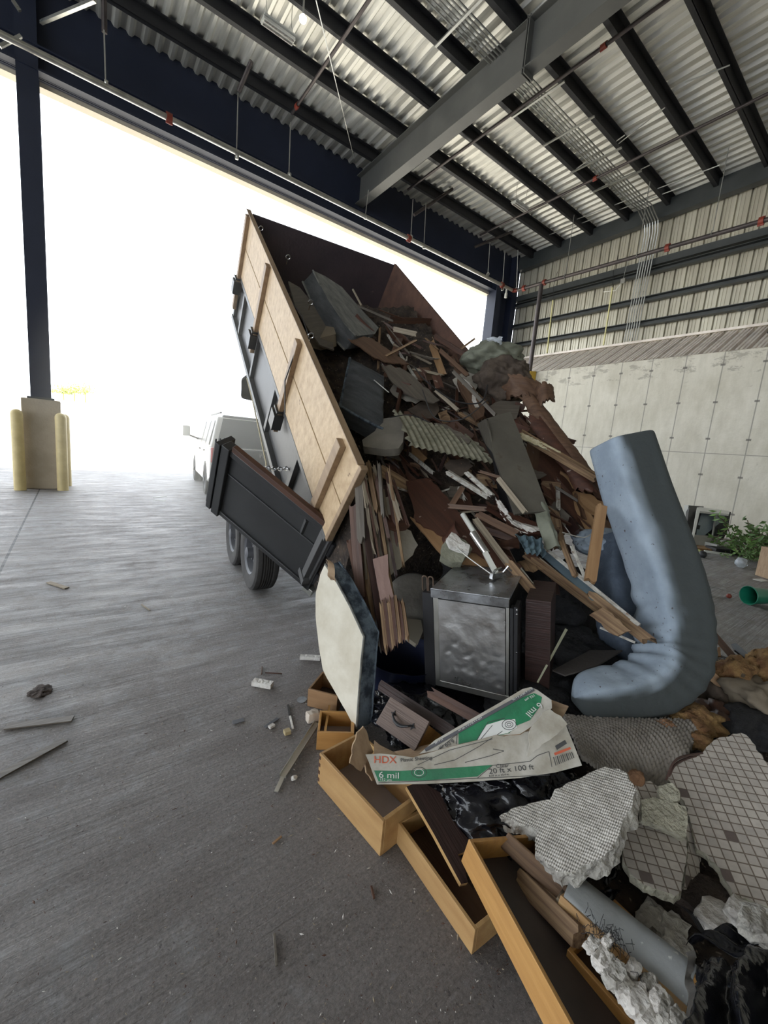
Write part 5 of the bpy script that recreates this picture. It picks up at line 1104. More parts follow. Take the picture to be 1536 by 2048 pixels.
rock('rubbish_sack', P(1120,1190,2.95)+Vector((.0,.1,-.1)), (.42,.35,.34), black_fur, 13, .3, 'big dark lump added to black out the hollow behind the window sash', 'rubbish sack', ridge=.1, sub=5)  # added lump hiding the lit floor, its dark colour stands for shade
rock('rubbish_sack', P(1020,1120,3.05)+Vector((.0,.1,-.15)), (.42,.35,.30), black_fur, 18, .3, 'dark lump added to black out the hollow behind the furnace', 'rubbish sack', ridge=.1, sub=5)  # second added lump, keeps the hollow behind the furnace dark
plank('grass_blade_strip', (1133,1258,2.2), (1075,1365,2.05), .014, .004, M('pale_green', (.42,.42,.3), rough=.6), 'thin pale green strip standing in the dark hollow right of the furnace', 'strip', taper=.6)
slab('grey_shingle', [(1105,1340),(1180,1300),(1245,1300),(1195,1330),(1130,1350)], .008, M('shingle', (.07,.06,.055), rough=.9), 'grey sheet lying above the lower end of the blue foam', 'sheet', anch=[(1105,1340,2.15),(1245,1300,2.3),(1195,1330,2.15)])

# ------------------------------------------------------------------ blue foam
def foam(lab, path, name='foam_mattress', mat=foam_m, rot=.70, wr=1.0, n=40):
    pts = [(P(a[0], a[1], a[2]), a[3]*a[2]/FPX/1.36) for a in path]; K = 150; cen = []; rad = []
    for k in range(K+1):
        f = k/K*(len(pts)-1); i = min(int(f), len(pts)-2); t = f-i
        p0, p1, p2, p3 = [pts[max(0, min(len(pts)-1, j))] for j in (i-1, i, i+1, i+2)]
        cr_ = lambda a, b_, c, d: .5*((2*b_)+(c-a)*t+(2*a-5*b_+4*c-d)*t*t+(3*b_-a-3*c+d)*t**3)
        cen.append(cr_(p0[0], p1[0], p2[0], p3[0])); rad.append(cr_(p0[1], p1[1], p2[1], p3[1]))
    o = cen[K//2].copy(); vs = []; g = G(); shadev = []
    for k in range(K+1):
        d = (cen[min(k+1, K)]-cen[max(k-1, 0)]).normalized(); vw = (CO-cen[k]); vw = (vw-d*vw.dot(d)).normalized(); sd_ = d.cross(vw)   # sd_: sideways in view
        a_ = k/K; bend = math.exp(-((a_-.62)/.2)**2); endr = 1
        if k < 4: endr = (.90, .955, .985, .995)[k]
        if K-k < 12: q = (K-k)/12; endr = max(.05, math.sqrt(max(0, 1-(1-q)**2)))
        for j in range(n):
            th_ = 2*math.pi*j/n; c_, s_ = math.cos(th_-rot), math.sin(th_-rot)
            sq = 1/((abs(c_)**7+abs(s_)**7)**(1/7))
            dirv = sd_*math.cos(th_)+vw*math.sin(th_); inner = max(0, math.cos(th_)*INS)
            wob = wr*bend*(.12*math.sin(a_*80+1.5*math.sin(th_*2))*inner+.022*math.sin(a_*150+th_*3)*(1-inner)+.012*noise.noise(Vector((a_*30, th_*1.2, 3))))
            wob += .02*noise.noise(Vector((a_*7, c_*2, s_*2)))
            vs.append(cen[k]+dirv*rad[k]*sq*endr*(1+wob)-o)
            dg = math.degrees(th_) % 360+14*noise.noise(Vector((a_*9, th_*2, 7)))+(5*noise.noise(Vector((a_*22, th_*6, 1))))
            shadev.append(max(0, min(1, (dg-82)/20))*max(0, min(1, (300-dg)/20)))
    g.add(vs, [(k*n+j, k*n+(j+1) % n, (k+1)*n+(j+1) % n, (k+1)*n+j) for k in range(K) for j in range(n)]+[tuple(range(n))[::-1], tuple(range(K*n, K*n+n))])
    ob = g.build(name, mat, mw=Matrix.Translation(o), smooth=45, label=lab, cat='foam mattress')
    at_ = ob.data.attributes.new('side_shade', 'FLOAT', 'POINT'); at_.data.foreach_set('value', shadev); return ob
def paint_side_shade(m, dark):
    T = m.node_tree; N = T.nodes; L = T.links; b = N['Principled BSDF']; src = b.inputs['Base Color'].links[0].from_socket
    a = N.new('ShaderNodeAttribute'); a.attribute_name = 'side_shade'; x = N.new('ShaderNodeMixRGB'); x.inputs[2].default_value = (*dark, 1)
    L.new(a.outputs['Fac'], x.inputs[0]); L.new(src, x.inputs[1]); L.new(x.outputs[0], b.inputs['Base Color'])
paint_side_shade(foam_m, (.06,.07,.072))          # right and lower faces painted dark to stand in for shade
INS = 1
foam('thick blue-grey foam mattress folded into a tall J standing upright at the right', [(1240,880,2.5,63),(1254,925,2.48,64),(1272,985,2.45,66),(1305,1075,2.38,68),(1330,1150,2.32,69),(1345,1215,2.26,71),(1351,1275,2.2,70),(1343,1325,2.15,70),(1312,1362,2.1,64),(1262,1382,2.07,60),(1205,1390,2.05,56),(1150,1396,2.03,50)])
INS = -1
foam('dark blue folded foam pad tucked behind the curve of the tall blue mattress', [(1236,1075,2.75,38),(1232,1120,2.7,42),(1232,1180,2.62,44),(1240,1250,2.55,46),(1256,1300,2.5,46),(1275,1335,2.45,40)], name='foam_pad', mat=M('foam_dark', (.11,.14,.19), (.06,.08,.11), sc=(6,6,6), rough=.9, bump=.4), wr=.5)
rock('foam_fold', P(1205,1085,2.9), (.22,.2,.10), foam_m, 31, .2, 'light blue foam fold above the dark blue pad', 'foam', sub=5)

# ------------------------------------------------------------------ printed carton
car = empty('carton', P(950,1510,1.64), 'crushed white and green printed carton lying across the front of the heap', 'carton')
A3 = [(731,1509,1.66),(754,1568,1.62),(1150,1500,1.60)]
fp = [(731,1509),(760,1507),(800,1511),(826,1515),(850,1508),(900,1494),(950,1482),(993,1470),(1008,1473),(1039,1466),(1060,1462),(1085,1440),(1098,1420),(1112,1428),(1130,1446),(1148,1490),(1164,1531),(1110,1545),(1040,1556),(950,1563),(850,1568),(754,1569),(745,1545),(738,1525)]
front = childslab(car, 'front_face', fp, .005, cardw, anch=A3, grain=-5, rim=cardb)
def child_of(face, pts, th, mat, name, up=.0012):
    c, n = face_pn(face); c = c+n*up; W = [plane_hit(x, y, c, n) for x, y in pts]; iv = face.matrix_world.inverted()
    L2 = [iv @ p for p in W]; g = G(); k = len(L2); g.add(L2+[p-Vector((0,0,th)) for p in L2], [tuple(range(k)), tuple(range(k, 2*k))[::-1]]+[(i, k+i, k+(i+1) % k, (i+1) % k) for i in range(k)])
    o = g.build(name, mat, smooth=0); o.parent = face; return o
def face_pn(face):
    bpy.context.view_layer.update(); mw_ = face.matrix_world; n = (mw_.to_3x3() @ Vector((0,0,1))).normalized(); c = mw_.translation.copy()
    if n.dot(CO-c) < 0: n = -n
    return c, n
def ftext(face, s, px_, ang, h_px, mat, stretch=1.0, flip=False, t=1.62):
    c, n = face_pn(face); q = plane_hit(*px_, c+n*.003, n); q2 = plane_hit(px_[0]+40*math.cos(ang), px_[1]+40*math.sin(ang), c+n*.003, n)
    x = (q2-q).normalized(); y = n.cross(x); m_ = Matrix((x*stretch, y, n)).transposed().to_4x4(); m_.translation = q
    me = text_mesh(s, h_px*t/FPX*1.38, .0004); me.materials.clear(); me.materials.append(mat); o = bpy.data.objects.new('lettering', me); COL.objects.link(o); o.parent = face; o.matrix_local = face.matrix_world.inverted() @ m_; return o
ra = math.radians
def strip(face, a, b_, wpx, mat, name='printed_line'):
    dx, dy = b_[0]-a[0], b_[1]-a[1]; L_ = math.hypot(dx, dy); nx, ny = -dy/L_*wpx/2, dx/L_*wpx/2
    return child_of(face, [(a[0]+nx, a[1]+ny), (b_[0]+nx, b_[1]+ny), (b_[0]-nx, b_[1]-ny), (a[0]-nx, a[1]-ny)], .0006, mat, name, .0024)
child_of(front, [(748,1541),(800,1542),(900,1536),(985,1530),(955,1553),(850,1561),(757,1563)], .001, green_ink, 'green_band')
ftext(front, 'HDX', (747,1526), ra(1), 13, red_ink, 1.2)
ftext(front, 'Plastic Sheeting', (801,1524), ra(-5), 6.5, black_ink, 1.15)
ftext(front, '6 mil', (757,1555), ra(3), 11, white_ink, 1.4)
ftext(front, '152 \u00b5m', (759,1561), ra(3), 4.5, white_ink, 1.3)
ftext(front, 'Clear', (992,1536), ra(-4), 6.5, black_ink, 1.3)
ftext(front, '20 ft x 100 ft', (978,1548), ra(-6), 9, black_ink, 1.35)
ftext(front, '6.09 m x 30.4 m', (978,1554), ra(-5), 3.6, black_ink, 1.2)
for a, b_ in (((955,1556),(985,1531)),((985,1531),(1060,1523)),((1060,1523),(1075,1511)),((1075,1511),(1098,1503)),((1098,1503),(1104,1534)),((757,1566),(1100,1550)),((868,1530),(910,1520)),((910,1520),(960,1492)),((960,1492),(985,1475)),((930,1525),(980,1512)),((980,1512),(1008,1502)),((1008,1502),(986,1498)),((835,1530),(900,1500)),((900,1500),(985,1478))): strip(front, a, b_, 1.1, black_ink)
c_, n_ = face_pn(front)
for r_ in (13, 8, 3):
    cc = [(838+r_*1.15*math.cos(a), 1545+r_*.8*math.sin(a)) for a in np.linspace(0, 2*math.pi, 18)]
    for a, b_ in zip(cc, cc[1:]): strip(front, a, b_, 1.0, black_ink if r_ != 8 else white_ink, 'roll_drawing')
for k in range(11): strip(front, (1107+k*3.6, 1514-k*1.0), (1112+k*3.6, 1531-k*1.5), [1.6,.8,2.2,1,1.4][k % 5], black_ink, 'barcode')
child_of(front, [(1110,1492),(1130,1480),(1134,1487),(1114,1500)], .001, black_ink, 'dark_label')
child_of(front, [(1108,1506),(1140,1494),(1142,1498),(1110,1511)], .001, red_ink, 'red_stripe')
lid = childslab(car, 'raised_flap', [(838,1508),(870,1480),(930,1445),(1000,1405),(1045,1378),(1062,1374),(1075,1380),(1103,1400),(1104,1416),(1085,1436),(1060,1455),(1040,1468),(993,1472),(917,1492)], .005, cardw, anch=[(846,1506,1.68),(1039,1467,1.63),(1061,1375,1.80)], grain=-31, rim=cardb)
child_of(lid, [(917,1462),(960,1436),(1010,1408),(1068,1386),(1084,1394),(1080,1412),(1060,1440),(1035,1450),(1018,1466),(917,1488)], .001, green_ink, 'green_print')
child_of(lid, [(955,1480),(972,1450),(1005,1440),(1030,1438),(1034,1455),(1015,1466),(985,1472)], .001, white_ink, 'roll_drawing', .0018)
for r_ in (14, 8, 4):
    cc = [(1018+r_*math.cos(a), 1449+r_*.75*math.sin(a)) for a in np.linspace(0, 2*math.pi, 18)]
    for a, b_ in zip(cc, cc[1:]): strip(lid, a, b_, 1.1, black_ink, 'roll_drawing')
for a, b_ in (((952,1482),(976,1444)),((976,1444),(1010,1436)),((960,1480),(985,1450)),((985,1476),(1005,1462)),((876,1499),(914,1468)),((914,1468),(912,1488))): strip(lid, a, b_, 1.0, black_ink)
strip(lid, (850,1500), (1068,1378), 6.5, M('ink_band', (.10,.10,.11), bump=0), 'dark_band')
for s, p in (('20 FT X 100 FT X 6 MIL', (1066,1374)), ('6.09 m x 30.4 m x 152 \u00b5m', (964,1432)), ('57.4 LBS', (886,1475))):
    ftext(lid, s, (p[0]-1, p[1]+1.5), ra(150), 3.6, white_ink, 1.1)
ftext(lid, '6 mil', (1078,1404), ra(140), 15, white_ink, 1.0)
ftext(lid, '152 \u00b5m', (1068,1388), ra(150), 6, white_ink, 1.0)
ftext(lid, '6.09 m', (906,1478), ra(152), 9, black_ink, 1.0)
childslab(car, 'torn_end_flap', [(700,1527),(706,1490),(714,1466),(727,1453),(736,1470),(747,1504),(738,1512),(732,1525),(722,1543)], .006, cardb, anch=[(700,1527,1.62),(727,1453,1.66),(747,1504,1.7)], jag=2, grain=70)
childslab(car, 'torn_end_flap', [(728,1512),(742,1525),(752,1560),(745,1562),(733,1545)], .006, cardb, anch=[(728,1512,1.70),(742,1525,1.72),(745,1562,1.68)], jag=1.5)
childslab(car, 'inner_flap', [(748,1480),(760,1490),(800,1510),(826,1515),(800,1512),(748,1508)], .005, cardb, anch=[(748,1480,1.78),(800,1510,1.72),(748,1508,1.72)])
childslab(car, 'bottom_face', [(745,1512),(1095,1440),(1120,1470),(1000,1500),(850,1520)], .005, cardb, anch=[(745,1512,1.78),(1095,1440,1.80),(850,1520,1.70)])
childslab(car, 'side_flap', [(1098,1398),(1110,1402),(1137,1412),(1128,1428),(1120,1440),(1108,1425),(1102,1415)], .005, cardb, anch=[(1098,1398,1.78),(1137,1412,1.72),(1120,1440,1.68)], jag=1)
childslab(car, 'crumpled_end', [(1060,1460),(1085,1425),(1100,1418),(1122,1432),(1135,1448),(1100,1480),(1070,1500),(1055,1515)], .006, cardw, anch=[(1060,1460,1.60),(1122,1432,1.60),(1055,1515,1.575)], jag=2)
# ------------------------------------------------------------------ sacks, slabs, boards at the lower right
rock('rubbish_sack', P(985,1600,1.68)+Vector((.0,.0,-.03)), (.24,.26,.13), plasticbag, 15, .3, 'glossy black rubbish sack below the printed carton', 'rubbish sack', ridge=.22, sub=5)
rock('rubbish_sack', P(1080,1575,1.7)+Vector((.02,.02,-.04)), (.2,.2,.12), plasticbag, 16, .3, 'black rubbish sack between the carton and the woven concrete slab', 'rubbish sack', ridge=.22, sub=5)
rock('rubbish_sack', P(1230,1770,1.42)+Vector((.02,.02,-.03)), (.22,.16,.10), plasticbag, 17, .35, 'flat black rubbish sack under the cracked tile slab', 'rubbish sack', ridge=.25, sub=5)
rock('rubbish_sack', P(1040,1665,1.55)+Vector((0,0,-.02)), (.07,.07,.05), plasticbag, 19, .3, 'knot of black plastic under the tip of the woven slab', 'rubbish sack', ridge=.25, sub=5)
def woven():
    m = M('woven_concrete', (.60,.57,.52), (.40,.37,.33), sc=(12,12,12), rough=.95, bump=0)
    T = m.node_tree; N = T.nodes; L = T.links; tc = [n for n in N if n.type == 'TEX_COORD'][0]
    w1 = N.new('ShaderNodeTexWave'); w1.bands_direction = 'X'; w1.inputs['Scale'].default_value = 46; w1.inputs['Distortion'].default_value = 1.5; w1.inputs['Detail'].default_value = 2
    w2 = N.new('ShaderNodeTexWave'); w2.bands_direction = 'Y'; w2.inputs['Scale'].default_value = 27; w2.inputs['Distortion'].default_value = 1.5; w2.inputs['Detail'].default_value = 2
    ad = N.new('ShaderNodeMath'); ad.operation = 'ADD'; bp = N.new('ShaderNodeBump'); bp.inputs['Strength'].default_value = 1; bp.inputs['Distance'].default_value = .003
    for w_ in (w1, w2): L.new(tc.outputs['Object'], w_.inputs['Vector'])
    L.new(w1.outputs['Fac'], ad.inputs[0]); L.new(w2.outputs['Fac'], ad.inputs[1]); L.new(ad.outputs[0], bp.inputs['Height']); L.new(bp.outputs[0], N['Principled BSDF'].inputs['Normal'])
    return m
relief(slab('concrete_slab', [(998,1633),(1022,1618),(1050,1610),(1082,1602),(1102,1598),(1110,1580),(1140,1565),(1180,1545),(1212,1534),(1238,1538),(1255,1550),(1272,1578),(1266,1600),(1262,1622),(1245,1640),(1240,1662),(1225,1698),(1205,1716),(1170,1728),(1140,1745),(1115,1742),(1098,1732),(1072,1702),(1070,1680),(1078,1660),(1040,1648)], .055, woven(), 'broken concrete slab with pale woven-textured back, in front of the carton', 'concrete slab', anch=[(998,1633,1.50),(1255,1550,1.48),(1120,1742,1.25)], jag=2, grain=25, rim=concrete_rub), .006, 45)
def tiles():
    m = bpy.data.materials.new('mosaic_tile'); m.use_nodes = True; MATS['mosaic_tile'] = m; T = m.node_tree; N = T.nodes; L = T.links; b = N['Principled BSDF']; b.inputs['Roughness'].default_value = .55
    tc = N.new('ShaderNodeTexCoord'); br = N.new('ShaderNodeTexBrick'); br.offset = 0; br.squash = 1; br.inputs['Scale'].default_value = 1; br.inputs['Brick Width'].default_value = .034; br.inputs['Row Height'].default_value = .034
    br.inputs['Mortar Size'].default_value = .0022; br.inputs['Bias'].default_value = -.1; br.inputs['Color1'].default_value = (.62,.57,.51,1); br.inputs['Color2'].default_value = (.50,.455,.41,1); br.inputs['Mortar'].default_value = (.22,.175,.14,1)
    L.new(tc.outputs['Object'], br.inputs['Vector'])
    nz = N.new('ShaderNodeTexNoise'); nz.inputs['Scale'].default_value = 30; nz.inputs['Detail'].default_value = 6; L.new(tc.outputs['Object'], nz.inputs['Vector'])
    mx = N.new('ShaderNodeMixRGB'); mx.blend_type = 'MULTIPLY'; mx.inputs[0].default_value = .35; L.new(br.outputs['Color'], mx.inputs[1]); L.new(nz.outputs['Fac'], mx.inputs[2]); 
    vo = N.new('ShaderNodeTexWhiteNoise'); sn = N.new('ShaderNodeVectorMath'); sn.operation = 'SNAP'; sn.inputs[1].default_value = (.034,.034,100); of = N.new('ShaderNodeVectorMath'); of.operation = 'ADD'; of.inputs[1].default_value = (0,0,50); L.new(tc.outputs['Object'], of.inputs[0]); L.new(of.outputs[0], sn.inputs[0]); L.new(sn.outputs[0], vo.inputs['Vector'])
    lt = N.new('ShaderNodeMath'); lt.operation = 'LESS_THAN'; lt.inputs[1].default_value = .018; L.new(vo.outputs['Value'], lt.inputs[0])
    m2 = N.new('ShaderNodeMixRGB'); m2.inputs[2].default_value = (.14,.11,.10,1); L.new(lt.outputs[0], m2.inputs[0]); L.new(mx.outputs[0], m2.inputs[1]); L.new(m2.outputs[0], b.inputs['Base Color'])
    bp = N.new('ShaderNodeBump'); bp.invert = True; bp.inputs['Strength'].default_value = .8; bp.inputs['Distance'].default_value = .004; L.new(br.outputs['Fac'], bp.inputs['Height']); L.new(bp.outputs[0], b.inputs['Normal'])
    return m
tile = tiles(); grout = M('tile_mortar', (.50,.48,.38), (.34,.32,.25), sc=(20,20,20), rough=.95, bump=1, bsc=60)
def tslab(lab, pts, anch, th=.03, jag=1.5, grain=8, cat='tile slab', mat=tile): return relief(slab('tile_slab', pts, th, mat, lab, cat, anch=anch, jag=jag, grain=grain, rim=grout, step=8), .0022, 60, 4)
tslab('large slab of beige mosaic floor tile tilted at the right edge', [(1335,1556),(1348,1535),(1372,1520),(1402,1508),(1428,1480),(1450,1474),(1482,1466),(1500,1478),(1518,1505),(1545,1540),(1570,1600),(1570,1830),(1536,1812),(1500,1800),(1465,1790),(1442,1745),(1418,1712),(1395,1698),(1385,1650),(1368,1602)], [(1335,1556,1.66),(1500,1478,1.78),(1465,1790,1.30)], jag=3, grain=10)
tslab('cracked slab of grey mosaic tile below the woven concrete slab', [(1246,1668),(1262,1650),(1290,1648),(1330,1662),(1374,1682),(1372,1720),(1366,1755),(1362,1785),(1350,1792),(1320,1780),(1288,1770),(1262,1748),(1245,1720)], [(1246,1668,1.44),(1374,1682,1.42),(1320,1780,1.26)], grain=14)
tslab('small broken tile piece with pale crust above the cracked slab', [(1282,1600),(1306,1594),(1330,1600),(1370,1612),(1376,1640),(1372,1678),(1340,1662),(1308,1648),(1284,1640)], [(1282,1600,1.50),(1370,1612,1.48),(1340,1662,1.42)], grain=12, mat=grout)
tslab('cream crusted tile corner at the very top of the cracked pile', [(1316,1572),(1345,1566),(1358,1580),(1360,1598),(1345,1604),(1320,1596)], [(1316,1572,1.54),(1358,1580,1.52),(1345,1604,1.49)], mat=grout)
tslab('dull mosaic piece with hair-like fibres behind the small crusted tiles', [(1270,1568),(1300,1562),(1325,1580),(1322,1596),(1285,1602),(1268,1590)], [(1270,1568,1.58),(1325,1580,1.56),(1285,1602,1.52)])
tslab('dark mosaic slab standing in the gap between the two big tile slabs', [(1362,1640),(1388,1650),(1402,1700),(1400,1745),(1388,1775),(1368,1780),(1374,1720),(1376,1680)], [(1362,1640,1.50),(1402,1700,1.46),(1388,1775,1.36)], grain=20)
for k, pp in enumerate((((1395,1508),(1362,1514),(1345,1528),(1334,1556)), ((1405,1506),(1372,1512),(1348,1524),(1332,1560)), ((1392,1512),(1366,1520),(1350,1530),(1338,1552)))):
    wire('mesh_wire', [(x, y, 1.68-.04*i) for i, (x, y) in enumerate(pp)], .004, M('brown_wire', (.09,.05,.04)), 'brown fibre strand along the broken upper edge of the large tile slab', 'strand', 'fibre strands on the tile edge')
# waffle carpet pad
sheet('carpet_pad', [(1128,1428,1.98),(1400,1440,1.95),(1345,1600,1.60),(1165,1512,1.68)], 110, 66, .02, M('carpet_pad_grey', (.33,.30,.27), (.20,.18,.16), sc=(8,8,8), rough=.95, bump=.3), lambda u, v: .007*math.sin(u*math.pi*42)*math.sin(v*math.pi*26)+.04*math.sin(u*3.1)*math.sin(v*3.1)+.02*noise.noise(Vector((u*3, v*3, 8))), jag=.012, label='grey waffle-textured carpet pad under the foot of the blue foam', cat='carpet pad', smooth=80)
for k, (x, y, t, r3, mt, lb, amp) in enumerate(((1333,1462,1.92,(.06,.05,.05),M('burlap_orange',(.36,.2,.11),(.22,.12,.07),sc=(12,12,12),rough=1,bump=1),'round orange-brown fibre ball on the carpet pad',.2),
  (1272,1556,1.60,(.035,.03,.025),MATS['burlap_orange'],'small reddish fibre lump behind the woven slab',.2),
  (1395,1440,2.0,(.12,.09,.05),insul,'tuft of tan insulation right of the orange fibre ball',.5),
  (1400,1480,1.88,(.07,.06,.04),insul,'small insulation scrap above the large tile slab',.5),
  (1470,1365,2.35,(.15,.12,.13),insul,'large brown insulation chunk at the right edge behind the foam',.4),
  (1515,1400,2.2,(.16,.14,.10),MATS['foam_tan'],'yellowish insulation mass at the right edge below the brown chunk',.5),
  (1530,1340,2.4,(.13,.1,.12),insul,'reddish-brown insulation chunk at the very right edge',.45),
  (1420,1395,2.3,(.12,.1,.08),brown_cloth,'dark brown clod just right of the foam bend',.5),
  (1450,1440,2.1,(.14,.12,.07),ply_dark,'dark red crumpled sheet below the large insulation chunk',.5),
  (1500,1450,2.05,(.2,.12,.07),black_fur,'dark fuzzy rug lump above the large tile slab, right side',.3))):
    rock('insulation_lump' if 'insul' in lb else ('fibre_lump' if 'fibre' in lb else 'clod'), P(x, y, t), r3, mt, 40+k, amp, lb, 'insulation' if 'insul' in lb else 'lump', ridge=.15, sub=4)
slab('orange_board', [(1495,1310),(1512,1303),(1530,1325),(1545,1370),(1535,1380),(1515,1345)], .02, ply_tan, 'splintered orange-brown board at the right edge behind the insulation', 'board', anch=[(1495,1310,2.5),(1530,1325,2.55),(1535,1380,2.3)], jag=2)
slab('yellow_sheet', [(1370,1425),(1388,1402),(1405,1425),(1440,1450),(1428,1456),(1395,1440)], .008, M('yellowed', (.36,.28,.14)), 'yellowed paper sheet right of the foam bend', 'paper', anch=[(1370,1425,2.1),(1405,1425,2.12),(1428,1456,2.0)])
plank('floor_batten', (1420,1260,2.75), (1480,1330,2.5), .04, .03, ply_brown, 'brown batten sticking out behind the right side of the foam bend', 'batten')
slab('phone_like_plate', [(1463,1288),(1472,1286),(1500,1310),(1508,1322),(1498,1322),(1470,1300)], .01, M('bluegrey_plate', (.2,.24,.32), rough=.4), 'small blue-grey plate with dark frame on the floor right of the foam', 'plate', anch=[(1463,1288,2.65),(1500,1310,2.6),(1470,1300,2.6)], rim=steel_dark)
rock('rubbish_sack', P(1420,1360,2.5)+Vector((.1,.1,-.12)), (.3,.25,.15), black_fur, 51, .3, 'dark sack bulging behind the foam bend at the right', 'rubbish sack', ridge=.1)
slab('gold_tin', [(1435,1295),(1440,1293),(1442,1312),(1434,1312)], .01, ply_tan, 'tiny tan shard standing right of the foam bend', 'shard', anch=[(1435,1295,2.6),(1440,1293,2.6),(1434,1312,2.55)])
# grey curved panel with wooden frame
e = empty('curved_sheet', P(1260,1880,1.15), 'long grey curved panel edged with a tan wooden rail, lower right', 'panel')
def che(o): mw_ = o.matrix_world.copy(); o.parent = e; o.matrix_local = e.matrix_world.inverted() @ mw_; return o
che(sheet('face', [(1158,1756,1.34),(1400,1935,1.08),(1372,2018,1.00),(1128,1790,1.22)], 30, 16, .008, M('panel_grey', (.30,.31,.31), (.25,.26,.26), sc=(5,5,5), rough=.55, spk=(.5,.5,.48), spks=30, spkt=(.7,.74)), lambda u, v: .035*math.sin(v*3.1)))
che(plank('wooden_rail', (1118,1800,1.22), (1378,2050,.97), .03, .03, drawer_wood2, roll=.5))
che(plank('end_lip', (1146,1752,1.34), (1118,1798,1.23), .012, .02, lath))
plank('round_edged_plank', (1008,1678,1.40), (1150,1808,1.24), .055, .03, wood('weathered_plank', (.22,.13,.07), (.09,.05,.03), g=(3,60,60)), 'weathered brown plank lying over the dark-bottomed drawer', 'plank', bevel=.006)
plank('plywood_offcut', (1032,1752,1.34), (1150,1872,1.14), .055, .04, split_wood, 'plywood offcut with striped grain in the dark-bottomed drawer', 'plywood', splint=.006, roll=.3)
r = random.Random(5)
g = G(); c0 = P(1215,1880,1.10)
for k in range(90):
    a = c0+Vector((r.gauss(0,.018), r.gauss(0,.03), r.gauss(0,.012))); d = Vector((r.gauss(0,1), r.gauss(0,1), r.gauss(0,.6))).normalized()*.014
    g.tube([a-c0, a+d+Vector((0,0,.012))-c0, a+d*1.8+Vector((r.gauss(0,.008), r.gauss(0,.008), .0))-c0], .0007, 4)
g.build('fibre_tangle', black_fur, mw=Matrix.Translation(c0), label='tangle of black hair-like fibres beside the wooden rail, lower right', cat='fibre tangle', kind='stuff')
CH = [(1150,1895,1.10,.03,.02),(1172,1925,1.07,.04,.03),(1195,1955,1.04,.04,.03),(1215,1985,1.02,.035,.028),(1240,2010,1.0,.045,.03),(1262,1975,1.04,.03,.025),(1285,2010,1.0,.04,.03),(1262,2040,.98,.04,.03),(1300,2040,.97,.035,.03),(1232,1945,1.06,.03,.02),(1180,1890,1.10,.022,.02),(1320,2050,.96,.03,.03)]
for k, (x, y, t, a, b_) in enumerate(CH):
    rock('plaster_chunk', P(x+34, y-6, t-.01), (a*.8, a*.5, b_*.6), [oldwhite, oldwhite, concrete_rub][k % 3], 60+k, .35, f'white plaster chunk in the dovetailed drawer, {ORD[k]} from its left corner', 'plaster', 'plaster chunks in the drawer', flat=True, sub=3, ridge=.03)
RK = [(1352,1905,1.16,(.045,.035,.03),'grey stone lying on the lower half of the grey curved panel',concrete_rub),(1300,1838,1.26,(.05,.03,.03),'brown-grey stone with white crust above the grey panel',concrete_rub),(1322,1848,1.24,(.02,.018,.018),'small white crumb on the stone above the grey panel',oldwhite),(1345,1858,1.22,(.05,.03,.025),'grey rubble lump above the grey stone',concrete_rub),(1300,1826,1.27,(.02,.016,.014),'small pale crumb left of the white crumb above the panel',oldwhite),(1428,1838,1.26,(.055,.04,.03),'white chunk with wire mesh pressed in, above the black sack',oldwhite),(1478,1825,1.24,(.04,.03,.028),'crumbly white chunk right of the wire-mesh chunk',oldwhite),(1400,1800,1.34,(.09,.07,.03),'dark soil lump in the gap below the tile slabs',dirt_m),(1515,1850,1.15,(.05,.04,.03),'grey chunk at the right edge above the black sack',concrete_rub)]
for k, (x, y, t, r3, lb, mt) in enumerate(RK): rock('rubble_stone', P(x, y, t), r3, mt, 80+k, .35, lb, 'stone', flat=True, sub=3, ridge=.1)
for k in range(7):
    wire('thin_wire', [(1362+k*4, 1812+k*2, 1.26), (1380+k*4, 1830+k*4, 1.22), (1400+k*3, 1862+k*3, 1.17)], .0012, steel_dark, 'thin dark wire arching over the rubble above the black sack', 'wire', 'thin wires above the black sack')
def folds(u, v): return .035*math.sin(u*17+2.2*noise.noise(Vector((u*3, v*1.3, 2))))*(.3+v)+.03*noise.noise(Vector((u*5, v*2, 1)))+.008*noise.noise(Vector((u*22, v*9, 4)))-.03*(1-v)**3
sheet('rubbish_sack', [(1384,1898,1.08),(1620,1835,1.12),(1660,2130,.82),(1372,2120,.80)], 120, 70, .002, plasticbag, folds, jag=.006, label='big black plastic sack hanging in folds at the bottom right corner', cat='rubbish sack', smooth=80)
sheet('rubbish_sack', [(1372,1890,1.14),(1440,1868,1.18),(1560,1850,1.16),(1560,1900,1.10)], 50, 16, .002, plasticbag, lambda u, v: .02*math.sin(v*9)+.015*noise.noise(Vector((u*6, v*4, 3))), label='upper fold of black plastic over the big corner sack', cat='rubbish sack', smooth=80)
sheet('clear_film', [(1372,1905,1.08),(1388,1900,1.09),(1392,2030,.96),(1374,2040,.95)], 8, 20, .001, M('grey_film', (.16,.15,.14), rough=.35, bump=.3), lambda u, v: .01*math.sin(v*11), label='greyish plastic film at the left edge of the big corner sack', cat='plastic film')

